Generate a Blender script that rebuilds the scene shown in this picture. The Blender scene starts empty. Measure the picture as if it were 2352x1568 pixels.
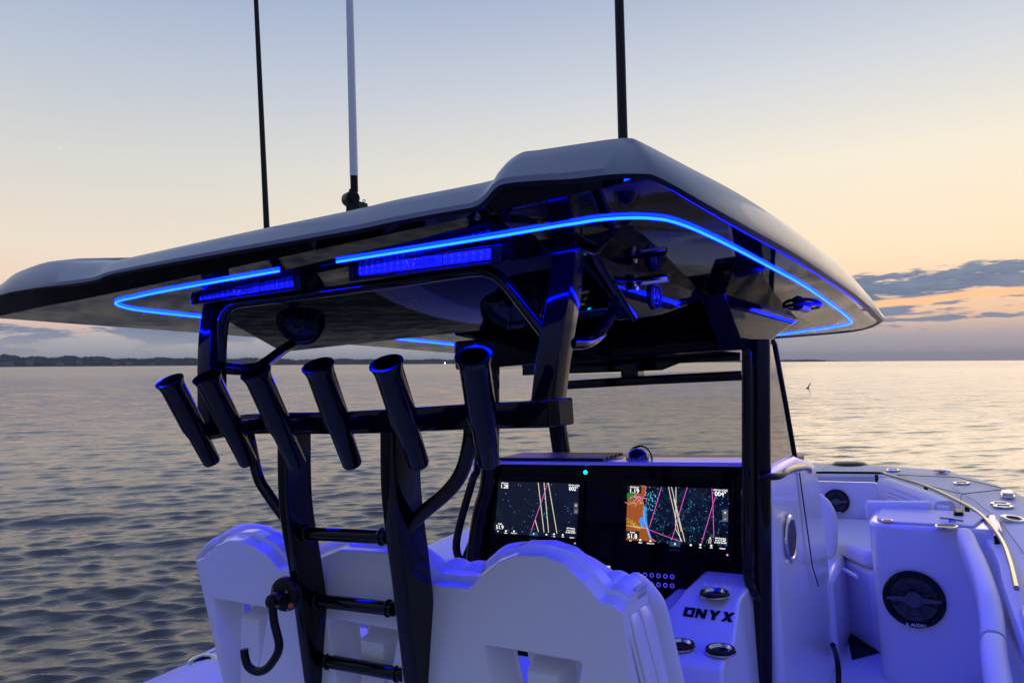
import bpy, bmesh, math, random
import numpy as np
from mathutils import Matrix, Vector
random.seed(7); rng = np.random.default_rng(5)
C = bpy.context.scene.collection
R = math.radians

# ---------------------------------------------------------------- camera
# Boat frame: origin at the photographer's eye, x to starboard, y towards the bow, z up from the deck.
CX, CY, F = 1176.0, 784.0, 1630.0           # photograph measured on a 2352 x 1568 grid
VPL, YF = (-1460.0, 1040.0), 828.0          # vanishing points of the boat's port and bow directions
def _ray(px, py):
    v = np.array([px-CX, py-CY, F]); return v/np.linalg.norm(v)
XF = CX+(F*F+(YF-CY)*(VPL[1]-CY))/(CX-VPL[0])
_X = -_ray(*VPL); _Y = _ray(XF, YF); _Z = np.cross(_X, _Y)
if _Z[1] > 0: _Z = -_Z
RB = np.array([_X, _Y, _Z])                 # camera -> boat
def at(px, py, x=None, y=None, z=None, top=False, pl=None):
    b = RB @ _ray(px, py)
    if x is not None: t = x/b[0]
    elif y is not None: t = y/b[1]
    elif z is not None: t = z/b[2]
    elif top: t = (.35+.05*1.3)/(b[2]+.05*b[1])
    else:
        P, n = pl; t = np.dot(P, n)/np.dot(b, n)
    return Vector(b*t)
_a, _b = _ray(0, 841), _ray(2352, 826); _n = np.cross(_a, _b); _n /= np.linalg.norm(_n)
if _n[1] > 0: _n = -_n
UP = Vector(RB @ _n)
W3 = UP.rotation_difference(Vector((0, 0, 1))).to_matrix()
EYE = 2.05
BOAT = Matrix.Translation((0, 0, EYE)) @ W3.to_4x4()
cam = bpy.data.cameras.new('camera'); camo = bpy.data.objects.new('camera', cam); C.objects.link(camo)
cam.sensor_width = 36; cam.lens = F/2352*36; cam.clip_start = .05; cam.clip_end = 60000
cols = RB                                    # rows of RB are boat axes seen from the camera
Rc = Matrix([[RB[i][0], -RB[i][1], -RB[i][2]] for i in range(3)])
camo.matrix_world = BOAT @ Rc.to_4x4()
S = bpy.context.scene; S.camera = camo
S.render.engine = 'CYCLES'
S.view_settings.view_transform = 'Standard'; S.view_settings.look = 'None'
S.view_settings.exposure = .17; S.view_settings.gamma = 1
S.render.resolution_x = 1024; S.render.resolution_y = 682
S.cycles.max_bounces = 8; S.cycles.glossy_bounces = 4; S.cycles.transparent_max_bounces = 8
S.cycles.sample_clamp_indirect = 4
def wray(px, py=835):
    return W3 @ Vector(RB @ _ray(px, py))
def azim(px): d = wray(px); return math.atan2(d.x, d.y)

def lin(r, g, b): 
    f = lambda c: (c/255/12.92) if c/255 <= .04045 else ((c/255+.055)/1.055)**2.4
    return (f(r), f(g), f(b))

# ---------------------------------------------------------------- sky
world = bpy.data.worlds.new('World'); S.world = world; world.use_nodes = True
nt = world.node_tree; nt.nodes.clear()
class G:
    def __init__(s, nt): s.nt = nt
    def n(s, t, **k):
        o = s.nt.nodes.new(t)
        for a, b in k.items(): setattr(o, a, b)
        return o
    def set(s, sock, v):
        if hasattr(v, 'is_output') or isinstance(v, bpy.types.NodeSocket): s.nt.links.new(v, sock)
        elif isinstance(v, tuple) and len(v) == 3 and len(sock.default_value) == 4: sock.default_value = (*v, 1)
        else: sock.default_value = v
    def m(s, op, a, b=0., c=None, clamp=False):
        o = s.n('ShaderNodeMath', operation=op); o.use_clamp = clamp
        s.set(o.inputs[0], a); s.set(o.inputs[1], b)
        if c is not None: s.set(o.inputs[2], c)
        return o.outputs[0]
    def mix(s, f, a, b, mode='MIX'):
        o = s.n('ShaderNodeMix', data_type='RGBA', blend_type=mode)
        s.set(o.inputs[0], f); s.set(o.inputs[6], a); s.set(o.inputs[7], b); return o.outputs[2]
    def ss(s, v, a, b):
        o = s.n('ShaderNodeMapRange', interpolation_type='SMOOTHSTEP')
        s.set(o.inputs[0], v); o.inputs[1].default_value = a; o.inputs[2].default_value = b; return o.outputs[0]
    def ramp(s, v, pts):
        o = s.n('ShaderNodeValToRGB'); s.set(o.inputs[0], v); e = o.color_ramp.elements
        while len(e) > 1: e.remove(e[-1])
        e[0].position = pts[0][0]; e[0].color = (*pts[0][1], 1)
        for p, c in pts[1:]: q = e.new(p); q.color = (*c, 1)
        return o.outputs[0]
    def noise(s, vec, scale, detail=4, rough=.55, lac=2.):
        o = s.n('ShaderNodeTexNoise'); s.set(o.inputs['Vector'], vec); o.inputs['Scale'].default_value = scale
        o.inputs['Detail'].default_value = detail; o.inputs['Roughness'].default_value = rough
        return o.outputs[0]
    def vec(s, x, y, z):
        o = s.n('ShaderNodeCombineXYZ'); s.set(o.inputs[0], x); s.set(o.inputs[1], y); s.set(o.inputs[2], z); return o.outputs[0]
g = G(nt)
tc = g.n('ShaderNodeTexCoord'); sp = g.n('ShaderNodeSeparateXYZ'); nt.links.new(tc.outputs['Generated'], sp.inputs[0])
el = g.m('MULTIPLY', g.m('ARCSINE', sp.outputs[2]), 180/math.pi)         # degrees
az0 = math.degrees(azim(1176))
azr = g.m('MULTIPLY', g.m('ARCTAN2', sp.outputs[0], sp.outputs[1]), 180/math.pi)
az = g.m('SUBTRACT', azr, az0)                                         # degrees right of the sea ahead
az = g.m('SUBTRACT', g.m('MODULO', g.m('ADD', az, 540.), 360.), 180.)
e90 = g.m('DIVIDE', g.m('MAXIMUM', el, 0.), 90., clamp=True)
right = [(0, lin(152,154,166)), (.02, lin(162,162,170)), (.038, lin(234,196,164)), (.06, lin(246,212,178)), (.09, lin(248,224,192)),
         (.16, lin(238,228,208)), (.235, lin(204,208,214)), (.31, lin(168,180,204)), (.45, lin(140,154,190)), (1, lin(112,124,162))]
left = [(0, lin(158,162,172)), (.02, lin(178,174,178)), (.035, lin(230,194,176)), (.06, lin(236,208,188)), (.09, lin(230,216,198)),
        (.16, lin(206,206,202)), (.235, lin(178,188,204)), (.31, lin(148,163,197)), (.45, lin(126,142,186)), (1, lin(112,124,162))]
back = [(0, lin(96,104,136)), (.1, lin(108,116,150)), (.3, lin(120,132,166)), (1, lin(112,124,162))]
cr = g.ramp(e90, right); cl = g.ramp(e90, left); cb = g.ramp(e90, back)
front = g.mix(g.ss(az, -42, 30), cl, cr)
far = g.ss(g.m('ABSOLUTE', az), 44, 92)
sky = g.mix(far, front, cb)
# low cloud banks
wv = g.vec(g.m('MULTIPLY', az, .05), g.m('MULTIPLY', el, .30), 1.7)
wn = g.noise(wv, 1.6, 5, .6)
fine = g.noise(g.vec(g.m('MULTIPLY', az, .16), g.m('MULTIPLY', el, .9), 4.2), 1.3, 6, .62)
tot = g.m('ADD', g.m('MULTIPLY', wn, .5), g.m('MULTIPLY', fine, .5))
def bump(v, a, b, c, d): return g.m('MULTIPLY', g.ss(v, a, b), g.m('SUBTRACT', 1., g.ss(v, c, d)))
bankR = g.m('MULTIPLY', bump(az, 17, 27, 75, 95), bump(el, 2.0, 3.0, 5.9, 8.9))
bankR2 = g.m('MULTIPLY', bump(az, 14, 24, 75, 95), bump(el, .6, 1.6, 2.6, 3.6))
bankL = g.m('MULTIPLY', g.m('SUBTRACT', 1., g.ss(az, -24, -5)), bump(el, .2, 1.0, 2.2, 4.2))
cover = g.m('MAXIMUM', bankR, g.m('MAXIMUM', g.m('MULTIPLY', bankR2, .75), g.m('MULTIPLY', bankL, .95)))
cm = g.ss(g.m('ADD', tot, g.m('MULTIPLY', g.m('SUBTRACT', cover, 1.), .46)), .435, .485)
cm = g.m('MULTIPLY', cm, g.m('SUBTRACT', 1., g.m('MULTIPLY', far, .8)))
# one clear streak with afterglow showing through the right-hand bank
wob = g.m('MULTIPLY', g.m('SUBTRACT', g.noise(g.vec(g.m('MULTIPLY', az, .10), 3.1, .4), 1.5, 3), .5), .9)
els = g.m('ADD', el, g.m('ADD', wob, g.m('MULTIPLY', g.m('SUBTRACT', az, 30.), -.055)))
streak = g.m('MULTIPLY', bump(els, 3.9, 4.1, 4.35, 4.6), g.ss(az, 20, 25))
streak2 = g.m('MULTIPLY', bump(els, 3.0, 3.15, 3.2, 3.4), g.m('MULTIPLY', g.ss(az, 22, 25), g.ss(fine, .42, .55)))
cm = g.m('MULTIPLY', cm, g.m('SUBTRACT', 1., g.m('MAXIMUM', streak, streak2)))
ccol = g.mix(g.ss(el, 1.0, 3.0), g.mix(g.ss(fine, .35, .65), lin(146,150,163), lin(158,156,166)), g.mix(g.ss(fine, .38, .62), lin(90,114,144), lin(116,134,158)))
sky = g.mix(cm, sky, ccol)
sky = g.mix(streak, sky, lin(250,196,146))
ns = g.n('ShaderNodeTexSky', sky_type='NISHITA'); ns.sun_disc = False
ns.sun_elevation = R(1.0); ns.sun_rotation = R(az0+38)
bg = g.n('ShaderNodeBackground'); g.set(bg.inputs[0], sky); bg.inputs[1].default_value = 1.0
bg2 = g.n('ShaderNodeBackground'); nt.links.new(ns.outputs[0], bg2.inputs[0]); bg2.inputs[1].default_value = .004
ad = g.n('ShaderNodeAddShader'); nt.links.new(bg.outputs[0], ad.inputs[0]); nt.links.new(bg2.outputs[0], ad.inputs[1])
wo = g.n('ShaderNodeOutputWorld'); nt.links.new(ad.outputs[0], wo.inputs[0])
# last light of the sun, just under the horizon beyond the starboard bow
sl = bpy.data.lights.new('sun', 'SUN'); sl.energy = .35; sl.angle = R(35); sl.color = (1, .78, .55)
so = bpy.data.objects.new('sun', sl); C.objects.link(so)
_az = R(az0+38); sd = Vector((math.sin(_az), math.cos(_az), math.tan(R(5))))
so.rotation_euler = sd.to_track_quat('Z', 'Y').to_euler()

# ---------------------------------------------------------------- materials
M = {}
def mat(name, col, rough=.4, metal=0., coat=0., emit=None, es=0., spec=.5, bump=None, alpha=None, trans=None, ior=1.5, var=None):
    m = bpy.data.materials.new(name); m.use_nodes = True; q = G(m.node_tree); b = m.node_tree.nodes['Principled BSDF']
    b.inputs['Base Color'].default_value = (*col, 1); b.inputs['Roughness'].default_value = rough
    b.inputs['Metallic'].default_value = metal; b.inputs['Coat Weight'].default_value = coat
    b.inputs['Coat Roughness'].default_value = .04; b.inputs['Specular IOR Level'].default_value = spec
    b.inputs['IOR'].default_value = ior
    if emit: b.inputs['Emission Color'].default_value = (*emit, 1); b.inputs['Emission Strength'].default_value = es
    if trans: b.inputs['Transmission Weight'].default_value = trans
    t = q.n('ShaderNodeTexCoord')
    if bump:
        n = q.noise(t.outputs['Object'], bump[0], 3, .55); bn = q.n('ShaderNodeBump'); bn.inputs['Strength'].default_value = bump[1]
        bn.inputs['Distance'].default_value = bump[2]; m.node_tree.links.new(n, bn.inputs['Height']); m.node_tree.links.new(bn.outputs[0], b.inputs['Normal'])
    if var:
        n = q.noise(t.outputs['Object'], var[0], 4, .6)
        r = q.n('ShaderNodeMapRange'); q.set(r.inputs[0], n); r.inputs[1].default_value = .3; r.inputs[2].default_value = .7
        r.inputs[3].default_value = max(0, rough-var[1]); r.inputs[4].default_value = rough+var[1]
        m.node_tree.links.new(r.outputs[0], b.inputs['Roughness'])
    M[name] = m; return m
mat('gelcoat', (.80,.80,.80), .22, coat=.5, var=(2, .03))
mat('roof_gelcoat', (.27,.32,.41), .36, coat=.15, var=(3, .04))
mat('nonskid', (.72,.73,.76), .5, bump=(900, .25, .002))
mat('vinyl', (.74,.74,.75), .5, bump=(420, .12, .001))
mat('quilt', (.70,.70,.72), .55, bump=(60, .8, .006))
mat('black_gloss', (.002,.002,.003), .035, coat=0, ior=1.2, spec=.5, bump=(5, .022, .02))
mat('black_panel', (.002,.002,.003), .04, ior=1.22, spec=.5, bump=(5, .03, .02))
mat('black_coat', (.003,.003,.004), .085, spec=.32, bump=(30, .03, .002))
mat('black_matte', (.0035,.0035,.005), .38, spec=.25, bump=(260, .1, .001))
mat('dark_grille', (.012,.012,.015), .35, var=(60, .08))
mat('grey_cone', (.035,.04,.05), .4, var=(60, .08))
mat('steel', (.62,.62,.60), .16, metal=1, var=(30, .05))
mat('chrome', (.75,.75,.78), .08, metal=1, var=(30, .03))
mat('rail_steel', (.33,.32,.29), .15, metal=1, var=(30, .05))
mat('white_mast', (.85,.90,.95), .35, var=(20, .05))
mat('led', (.01,.02,.1), .4, emit=(.00012,.0018,1.), es=310)
mat('led_dot', (.0,.1,.1), .4, emit=(.0,.6,1.), es=8)
mat('bar_lens', (.16,.16,.19), .12, bump=(90, .9, .01))
mat('lens_dot', (.9,.9,.9), .2, metal=.3, bump=(500, .9, .004))
mat('seam', (.02,.02,.03), .5)
mat('seam_soft', (.25,.26,.30), .6)
mat('lettering', (.004,.004,.006), .4)
mat('lettering_grey', (.075,.08,.10), .35)
mat('orange', (.6,.12,.02), .5)
mat('compass_glass', (.004,.006,.03), .03, coat=.8)
mat('foam_float', (.05,.05,.06), .6)
for nm, c, s in [('scr_dark', (8,14,30), 1.), ('scr_black', (3,5,14), 1.), ('scr_land', (150,76,12), 1.), ('scr_green', (30,120,20), 1.), ('scr_blue', (40,150,235), 1.),
                 ('scr_white', (255,255,255), 1.25), ('scr_cream', (225,215,190), 1.), ('scr_pink', (225,95,190), 1.), ('scr_cyan', (90,185,225), 1.),
                 ('scr_contour', (22,50,66), 1.), ('scr_contour2', (30,92,104), 1.), ('scr_yellow', (190,175,30), 1.), ('scr_lpink', (240,150,190), 1.),
                 ('scr_box', (16,22,26), 1.), ('scr_btn', (84,88,92), 1.), ('scr_home', (16,70,92), 1.)]:
    mat(nm, (.004,.004,.005), .12, emit=lin(*c), es=s)
def glassmat(nm='glass', tint=(.86,.88,.90,1)):
    m = bpy.data.materials.new('windshield_glass'); m.use_nodes = True; n = m.node_tree; n.nodes.clear(); q = G(n)
    tr = q.n('ShaderNodeBsdfTransparent'); tr.inputs[0].default_value = tint
    gl = q.n('ShaderNodeBsdfGlossy'); gl.inputs[0].default_value = (.9,.9,1,1); gl.inputs[1].default_value = .02
    fr = q.n('ShaderNodeFresnel'); fr.inputs[0].default_value = 1.45
    mx = q.n('ShaderNodeMixShader'); o = q.n('ShaderNodeOutputMaterial')
    n.links.new(fr.outputs[0], mx.inputs[0]); n.links.new(tr.outputs[0], mx.inputs[1]); n.links.new(gl.outputs[0], mx.inputs[2]); n.links.new(mx.outputs[0], o.inputs[0])
    M[nm] = m
glassmat()
glassmat('glass_smoke', (.55,.57,.62,1))

# ---------------------------------------------------------------- geometry helpers (all in the boat frame)
BOATROOTS = []
def tag(o, label=None, cat=None, group=None, kind=None):
    if label: o['label'] = label
    if cat: o['category'] = cat
    if group: o['group'] = group
    if kind: o['kind'] = kind
    return o
ORG = {}
def thing(name, loc, label, cat, group=None, boat=True):
    o = bpy.data.objects.new(name, None); C.objects.link(o); o.location = loc; o.empty_display_size = .1
    ORG[o.name] = Vector(loc); tag(o, label, cat, group)
    if boat: BOATROOTS.append(o)
    return o
def base(p):
    return ORG[p.name] if p is not None else Vector((0,0,0))
class MB:
    def __init__(s): s.v = []; s.f = []; s.mi = []; s.mats = []
    def mid(s, m):
        if m is None: return 0
        if m not in s.mats: s.mats.append(m)
        return s.mats.index(m)
    def add(s, vs, fs, m=None):
        k = len(s.v); s.v += [tuple(v) for v in vs]; i = s.mid(m)
        for f in fs: s.f.append(tuple(a+k for a in f)); s.mi.append(i)
        return s
    def loft(s, rings, closed=True, caps=(False, False), loop=False, m=None):
        n = len(rings[0]); vs = [p for r in rings for p in r]; fs = []
        K = len(rings); kk = K if loop else K-1; nn = n if closed else n-1
        for i in range(kk):
            a, b = i*n, ((i+1) % K)*n
            for j in range(nn): j2 = (j+1) % n; fs.append((a+j, a+j2, b+j2, b+j))
        if caps[0]: fs.append(tuple(range(n))[::-1])
        if caps[1]: fs.append(tuple(range((K-1)*n, K*n)))
        return s.add(vs, fs, m)
    def box(s, lo, hi, m=None):
        x0,y0,z0 = lo; x1,y1,z1 = hi
        return s.add([(x0,y0,z0),(x1,y0,z0),(x1,y1,z0),(x0,y1,z0),(x0,y0,z1),(x1,y0,z1),(x1,y1,z1),(x0,y1,z1)],
            [(0,3,2,1),(4,5,6,7),(0,1,5,4),(1,2,6,5),(2,3,7,6),(3,0,4,7)], m)
    def tube(s, path, r, n=14, sec=None, upv=(0,0,1), caps=True, loop=False, m=None):
        P = [Vector(p) for p in path]; rings = []; rr = r if isinstance(r, (list, tuple)) else [r]*len(P)
        prev = None
        for i, p in enumerate(P):
            if loop: t = P[(i+1) % len(P)]-P[i-1]
            else: t = (P[min(i+1, len(P)-1)]-P[max(i-1, 0)])
            t.normalize()
            if prev is None:
                u = Vector(upv); 
                if abs(u.dot(t)) > .95: u = Vector((0,1,0)) if abs(t.y) < .9 else Vector((1,0,0))
                a = (u-t*u.dot(t)).normalized()
            else: a = (prev-t*prev.dot(t)).normalized()
            prev = a; b = t.cross(a)
            if sec is None: ring = [p+(a*math.cos(q)+b*math.sin(q))*rr[i] for q in [2*math.pi*k/n for k in range(n)]]
            else: ring = [p+(a*sx+b*sy)*rr[i] for sx, sy in sec]
            rings.append(ring)
        return s.loft(rings, True, (caps and not loop, caps and not loop), loop, m)
    def lathe(s, c, axis, prof, n=28, m=None, caps=(False, False)):
        c = Vector(c); ax = Vector(axis).normalized(); u = Vector((0,0,1))
        if abs(u.dot(ax)) > .9: u = Vector((1,0,0))
        a = (u-ax*u.dot(ax)).normalized(); b = ax.cross(a)
        rings = [[c+ax*h+(a*math.cos(q)+b*math.sin(q))*r for q in [2*math.pi*k/n for k in range(n)]] for h, r in prof]
        return s.loft(rings, True, caps, False, m)
    def build(s, name, m, parent=None, bev=0, smooth=True, ang=35, seg=2, label=None, keep=False):
        me = bpy.data.meshes.new(name); o0 = base(parent)
        if parent is None and not keep:
            o0 = sum((Vector(v) for v in s.v), Vector())/len(s.v)
        me.from_pydata([tuple(Vector(v)-o0) for v in s.v], [], s.f)
        mats = [M[x] for x in s.mats] or [M[m]]
        for x in mats: me.materials.append(x)
        if s.mats: me.polygons.foreach_set('material_index', s.mi)
        bm = bmesh.new(); bm.from_mesh(me)
        bmesh.ops.recalc_face_normals(bm, faces=bm.faces[:]); bm.to_mesh(me); bm.free()
        if smooth:
            me.polygons.foreach_set('use_smooth', [True]*len(me.polygons)); me.set_sharp_from_angle(angle=R(ang))
        me.update(); o = bpy.data.objects.new(name, me); C.objects.link(o)
        if parent is not None: o.parent = parent; ORG[o.name] = o0; 
        else: o.location = o0; ORG[o.name] = o0; BOATROOTS.append(o)
        if parent is not None and parent.type == 'MESH': o.location = (0,0,0)
        if bev:
            b = o.modifiers.new('bevel', 'BEVEL'); b.width = bev; b.segments = seg; b.limit_method = 'ANGLE'; b.angle_limit = R(32)
            b.harden_normals = False
        if label: o['label'] = label
        return o
def cr(pts, k=6, loop=False):
    P = [Vector(p) for p in pts]; n = len(P); out = []
    rngi = range(n if loop else n-1)
    for i in rngi:
        p0 = P[(i-1) % n] if (loop or i > 0) else P[0]*2-P[1]
        p1 = P[i]; p2 = P[(i+1) % n]; p3 = P[(i+2) % n] if (loop or i < n-2) else P[-1]*2-P[-2]
        for j in range(k):
            t = j/k; out.append(.5*((2*p1)+(p2-p0)*t+(2*p0-5*p1+4*p2-p3)*t*t+(3*p1-p0-3*p2+p3)*t**3))
    if not loop: out.append(P[-1])
    return out
def resamp(pts, n):
    P = [Vector(p) for p in pts]; d = [0]
    for a, b in zip(P, P[1:]): d.append(d[-1]+(b-a).length)
    out = []; j = 0
    for i in range(n):
        s = d[-1]*i/(n-1)
        while j < len(P)-2 and d[j+1] < s: j += 1
        t = (s-d[j])/max(1e-9, d[j+1]-d[j]); out.append(P[j].lerp(P[j+1], min(1, max(0, t))))
    return out
def rrect(w, h, r, k=4):
    o = []
    for cx, cy, a0 in ((w-r, h-r, 0), (-w+r, h-r, 90), (-w+r, -h+r, 180), (w-r, -h+r, 270)):
        for i in range(k+1): a = R(a0+90*i/k); o.append((cx+r*math.cos(a), cy+r*math.sin(a)))
    return o
def text2d(s, size, bold=0., shear=0.):
    cu = bpy.data.curves.new('t', 'FONT'); cu.body = s; cu.size = size; cu.align_x = 'CENTER'; cu.align_y = 'CENTER'; cu.offset = bold; cu.shear = shear
    cu.resolution_u = 3
    o = bpy.data.objects.new('t', cu); C.objects.link(o); dg = bpy.context.evaluated_depsgraph_get(); dg.update()
    me = bpy.data.meshes.new_from_object(o.evaluated_get(dg))
    v = [tuple(x.co) for x in me.vertices]; f = [tuple(p.vertices) for p in me.polygons]
    bpy.data.objects.remove(o); bpy.data.curves.remove(cu); bpy.data.meshes.remove(me); return v, f
def put_text(mb, s, size, o, ux, uy, m, off=.0008, bold=0., shear=0.):
    v, f = text2d(s, size, bold, shear); ux = Vector(ux).normalized(); uy = Vector(uy); uy = (uy-ux*ux.dot(uy)).normalized(); n = ux.cross(uy)
    mb.add([Vector(o)+ux*a[0]+uy*a[1]+n*off for a in v], f, m)

XC = -1.42
def hz(y): return .35-.05*(y-1.3)
boat = thing('motor_boat', (XC, 3, -1.65), 'white centre console motor boat with blue lit black hardtop, seen from its cockpit at dusk', 'boat')

# ================================================================ HARDTOP
pairs = [((-60,688),(-58,668)), ((-30,683),(-30,659)), ((0,678),(0,652)), ((30,670),(37,623)), ((99,659),(99,601)), ((165,652),(165,600)), ((220,643),(249,599)), ((256,630),(278,593)),
 ((366,608),(403,565)), ((549,575),(604,521)), ((804,530),(804,479)), ((909,508),(909,454)), ((1040,484),(1040,428)), ((1092,474),(1118,412)), ((1120,452),(1143,403)), ((1136,434),(1165,369)),
 ((1160,422),(1202,343)), ((1230,415),(1240,337)), ((1311,411),(1366,317)), ((1400,401),(1420,310))]
low = [at(*a, y=1.15) for a, b in pairs]; top = [at(*b, y=1.22) for a, b in pairs]
for p, q, x in [((1470,399),(1443,309),-.425), ((1515,408),(1470,319),-.398), ((1614,463),(1577,375),-.362), ((1724,525),(1687,433),-.333), ((1834,587),(1779,492),-.305),
                ((1925,648),(1870,558),-.285), ((1968,679),(1944,620),-.276), ((1998,705),(1988,668),-.27), ((2016,725),(2016,708),-.275), ((2024,741),(2027,732),-.29)]:
    low.append(at(*p, x=x)); top.append(at(*q, x=x-.05 if x < -.28 or p[0] < 2000 else x-.02))
fr = [(1960,760),(1790,775)]
for p in fr:
    v = at(*p, top=True); low.append(v); top.append(v+Vector((0,-.02,.07)))
for x, y in [(-1.3,4.42),(-1.9,4.40),(-2.45,4.37),(-2.70,4.22)]:
    v = Vector((x, y, hz(y))); low.append(v); top.append(v+Vector((0,-.03,.09)))
for p in [(1040,806),(813,785),(460,748),(146,715)]:
    v = at(*p, x=-2.95+.00022*(p[0]-146)); low.append(v); top.append(v+Vector((.03,0,.10)))
low.append(at(-20,691, x=-2.965)); top.append(low[-1]+Vector((.02,.02,.06)))
LOW = cr(low, 4, True); TOP = cr(top, 4, True)
cen = Vector((XC, 2.75, 0))
def inset(p, d, z=None):
    q = Vector(p); v = Vector((q.x-cen.x, q.y-cen.y, 0)); l = max(abs(v.x)/1.15, abs(v.y)/1.6)
    s = Vector((math.copysign(min(1, abs(v.x)/1.15)**4, v.x), math.copysign(min(1, abs(v.y)/1.6)**4, v.y), 0)); 
    if s.length > 0: s.normalize()
    q -= s*d
    if z is not None: q.z = z(q)
    return q
r1 = [p.copy() for p in LOW]
r2 = [inset(a.lerp(b, .12), -.012) for a, b in zip(LOW, TOP)]
r3 = [inset(a.lerp(b, .6), -.010) for a, b in zip(LOW, TOP)]
r4 = [inset(a.lerp(b, .9), 0) for a, b in zip(LOW, TOP)]
r5 = [inset(b, .02) for b in TOP]
r6 = [inset(b+Vector((0,0,.006)), .09) for b in TOP]
r7 = [inset(b+Vector((0,0,.0)), .5) for b in TOP]
mb = MB(); mb.loft([r1, r2, r3, r4, r5, r6, r7], True, (False, True))
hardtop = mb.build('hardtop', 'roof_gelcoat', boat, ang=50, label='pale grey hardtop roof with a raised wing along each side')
mb = MB(); a1 = [p+Vector((0,0,.001)) for p in LOW]; 
a0 = [inset(p, .012)+Vector((0,0,-.006)) for p in LOW]
a2 = [inset(p, .026) for p in LOW]
a3 = [inset(p, .05, lambda q: hz(q.y)) for p in LOW]
mb.loft([a2, a3], True, (False, True)); lipb = MB(); lipb.loft([a1, a0, a2], True)
mb.build('underside_panel', 'black_gloss', hardtop, ang=9, label='glossy black underside of the hardtop')
lipb.build('rim_lip', 'black_matte', hardtop, ang=30)
def led(pts, r=.0031, name='led_strip', loop=False):
    P = [Vector(p)-Vector((0,0,.004)) for p in pts]
    b = MB(); b.tube(P, r, 8); return b.build(name, 'led', hardtop)
A = [at(x, y, top=True) for x, y in [(461,726),(366,716),(311,709),(280,702),(265,694),(278,687),(311,680),(366,668),(480,647),(641,619)]]
A2 = [at(x, y, top=True) for x, y in [(1039,790),(905,776),(700,754),(461,726)]]
led(cr(A2[:], 4)[:-1]+cr(A, 5))
Bp = [at(x, y, top=True) for x, y in [(773,598),(1000,562),(1160,536),(1275,516),(1321,509),(1380,500),(1449,496),(1505,498),(1541,504),(1585,519),(1632,540),(1687,567),(1760,606),(1845,653),(1907,696),(1938,719),(1953,733),(1956,739),(1945,744),(1907,751),(1850,759),(1793,767)]]
led(cr(Bp, 5))
led([Bp[-1], Vector((-1.42,4.24,hz(4.24))), Vector((-2.2,4.2,hz(4.2))), Vector((-2.36,4.1,hz(4.1))), Vector((-2.39,3.9,hz(3.9))), A2[0]])

# electronics box under the roof, its aft face slanting forward
box = MB()
prof = [(1.60,.0),(1.93,.190),(2.02,.200),(2.65,.0)]
def zz(y, z): return hz(y)+.004 if z == 0. else z
L_ = [Vector((-2.285, y, zz(y, z))) for y, z in prof]; Rr = [Vector((-.79, y, zz(y, z))) for y, z in prof]
box.loft([L_, Rr], True, (True, True))
box.build('electronics_box', 'black_panel', boat, bev=.012)
b2 = MB(); b2.box((-2.2, 2.98, .10), (-.72, 3.5, .25)); b2.build('overhead_console', 'black_panel', boat, bev=.015)
b2 = MB()
for x0, x1 in ((-1.95,-1.6),(-1.55,-1.2),(-1.16,-.84)): b2.box((x0, 2.972, .125), (x1, 2.983, .235))
b2.build('overhead_hatch', 'black_gloss', boat, bev=.004)
# starboard gusset
w0 = [at(1345,560,x=-.775), at(1452,732,x=-.775), at(1520,722,x=-.765), at(1640,682,x=-.755), at(1705,708,x=-.72), at(1705,672,x=-.72)]
w0[0].z += .03; w0[-1].z += .03
wb = MB(); n6 = len(w0); wi = [Vector((p.x-.05, p.y, p.z)) for p in w0]
wb.add(w0+wi, [tuple(range(n6)), tuple(range(n6, 2*n6))[::-1]]+[(i, (i+1) % n6, (i+1) % n6+n6, i+n6) for i in range(n6)])
gus = wb.build('roof_gusset', 'black_gloss', boat, bev=.006, label='glossy black wedge with a round emblem under the roof')
wb = MB(); wb.tube([p+Vector((.004,0,0)) for p in (w0[0]+Vector((0,0,-.03)), w0[1])], .012, 10); wb.build('gusset_edge', 'black_coat', gus)
# round emblem of the gusset
ec = at(1505, 680, x=-.768); em = MB(); 
pn = (w0[2]-w0[0]).cross(w0[4]-w0[0]).normalized(); pn = pn if pn.x > 0 else -pn
ec = at(1505, 681, pl=(np.array(w0[0])+np.array(pn)*.003, np.array(pn)))
em.lathe(ec, pn, [(0,.040),(.005,.041),(.008,.038),(.005,.034),(.0,.0335)], 36)
em.lathe(ec, pn, [(0,.024),(.004,.0235),(.004,.021),(0,.0205)], 36)
uy = Vector((0,0,1)); ux = uy.cross(pn)
put_text(em, 'W', .04, ec+pn*.004, ux, uy, None, bold=.001)
put_text(em, 'T', .03, ec+pn*.004-ux*.02+uy*.014, ux, uy, None, bold=.001)
em.build('round_emblem', 'lettering_grey', gus)
nz = MB(); q0 = at(1462, 648, x=-.755); q1 = at(1535, 637, x=-.66)
ax = (q1-q0)
nz.lathe(q0, ax, [(-.01,.0),(-.01,.022),(-.002,.024),(.0,.024),(.002,.0135),(ax.length*.9,.0130),(ax.length,.0115),(ax.length,.009),(ax.length*.8,.008),(ax.length*.8,0)], 24)
nz.build('spotlight', 'chrome', boat, label='short chrome tube on a round flange beside the roof emblem')
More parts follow.
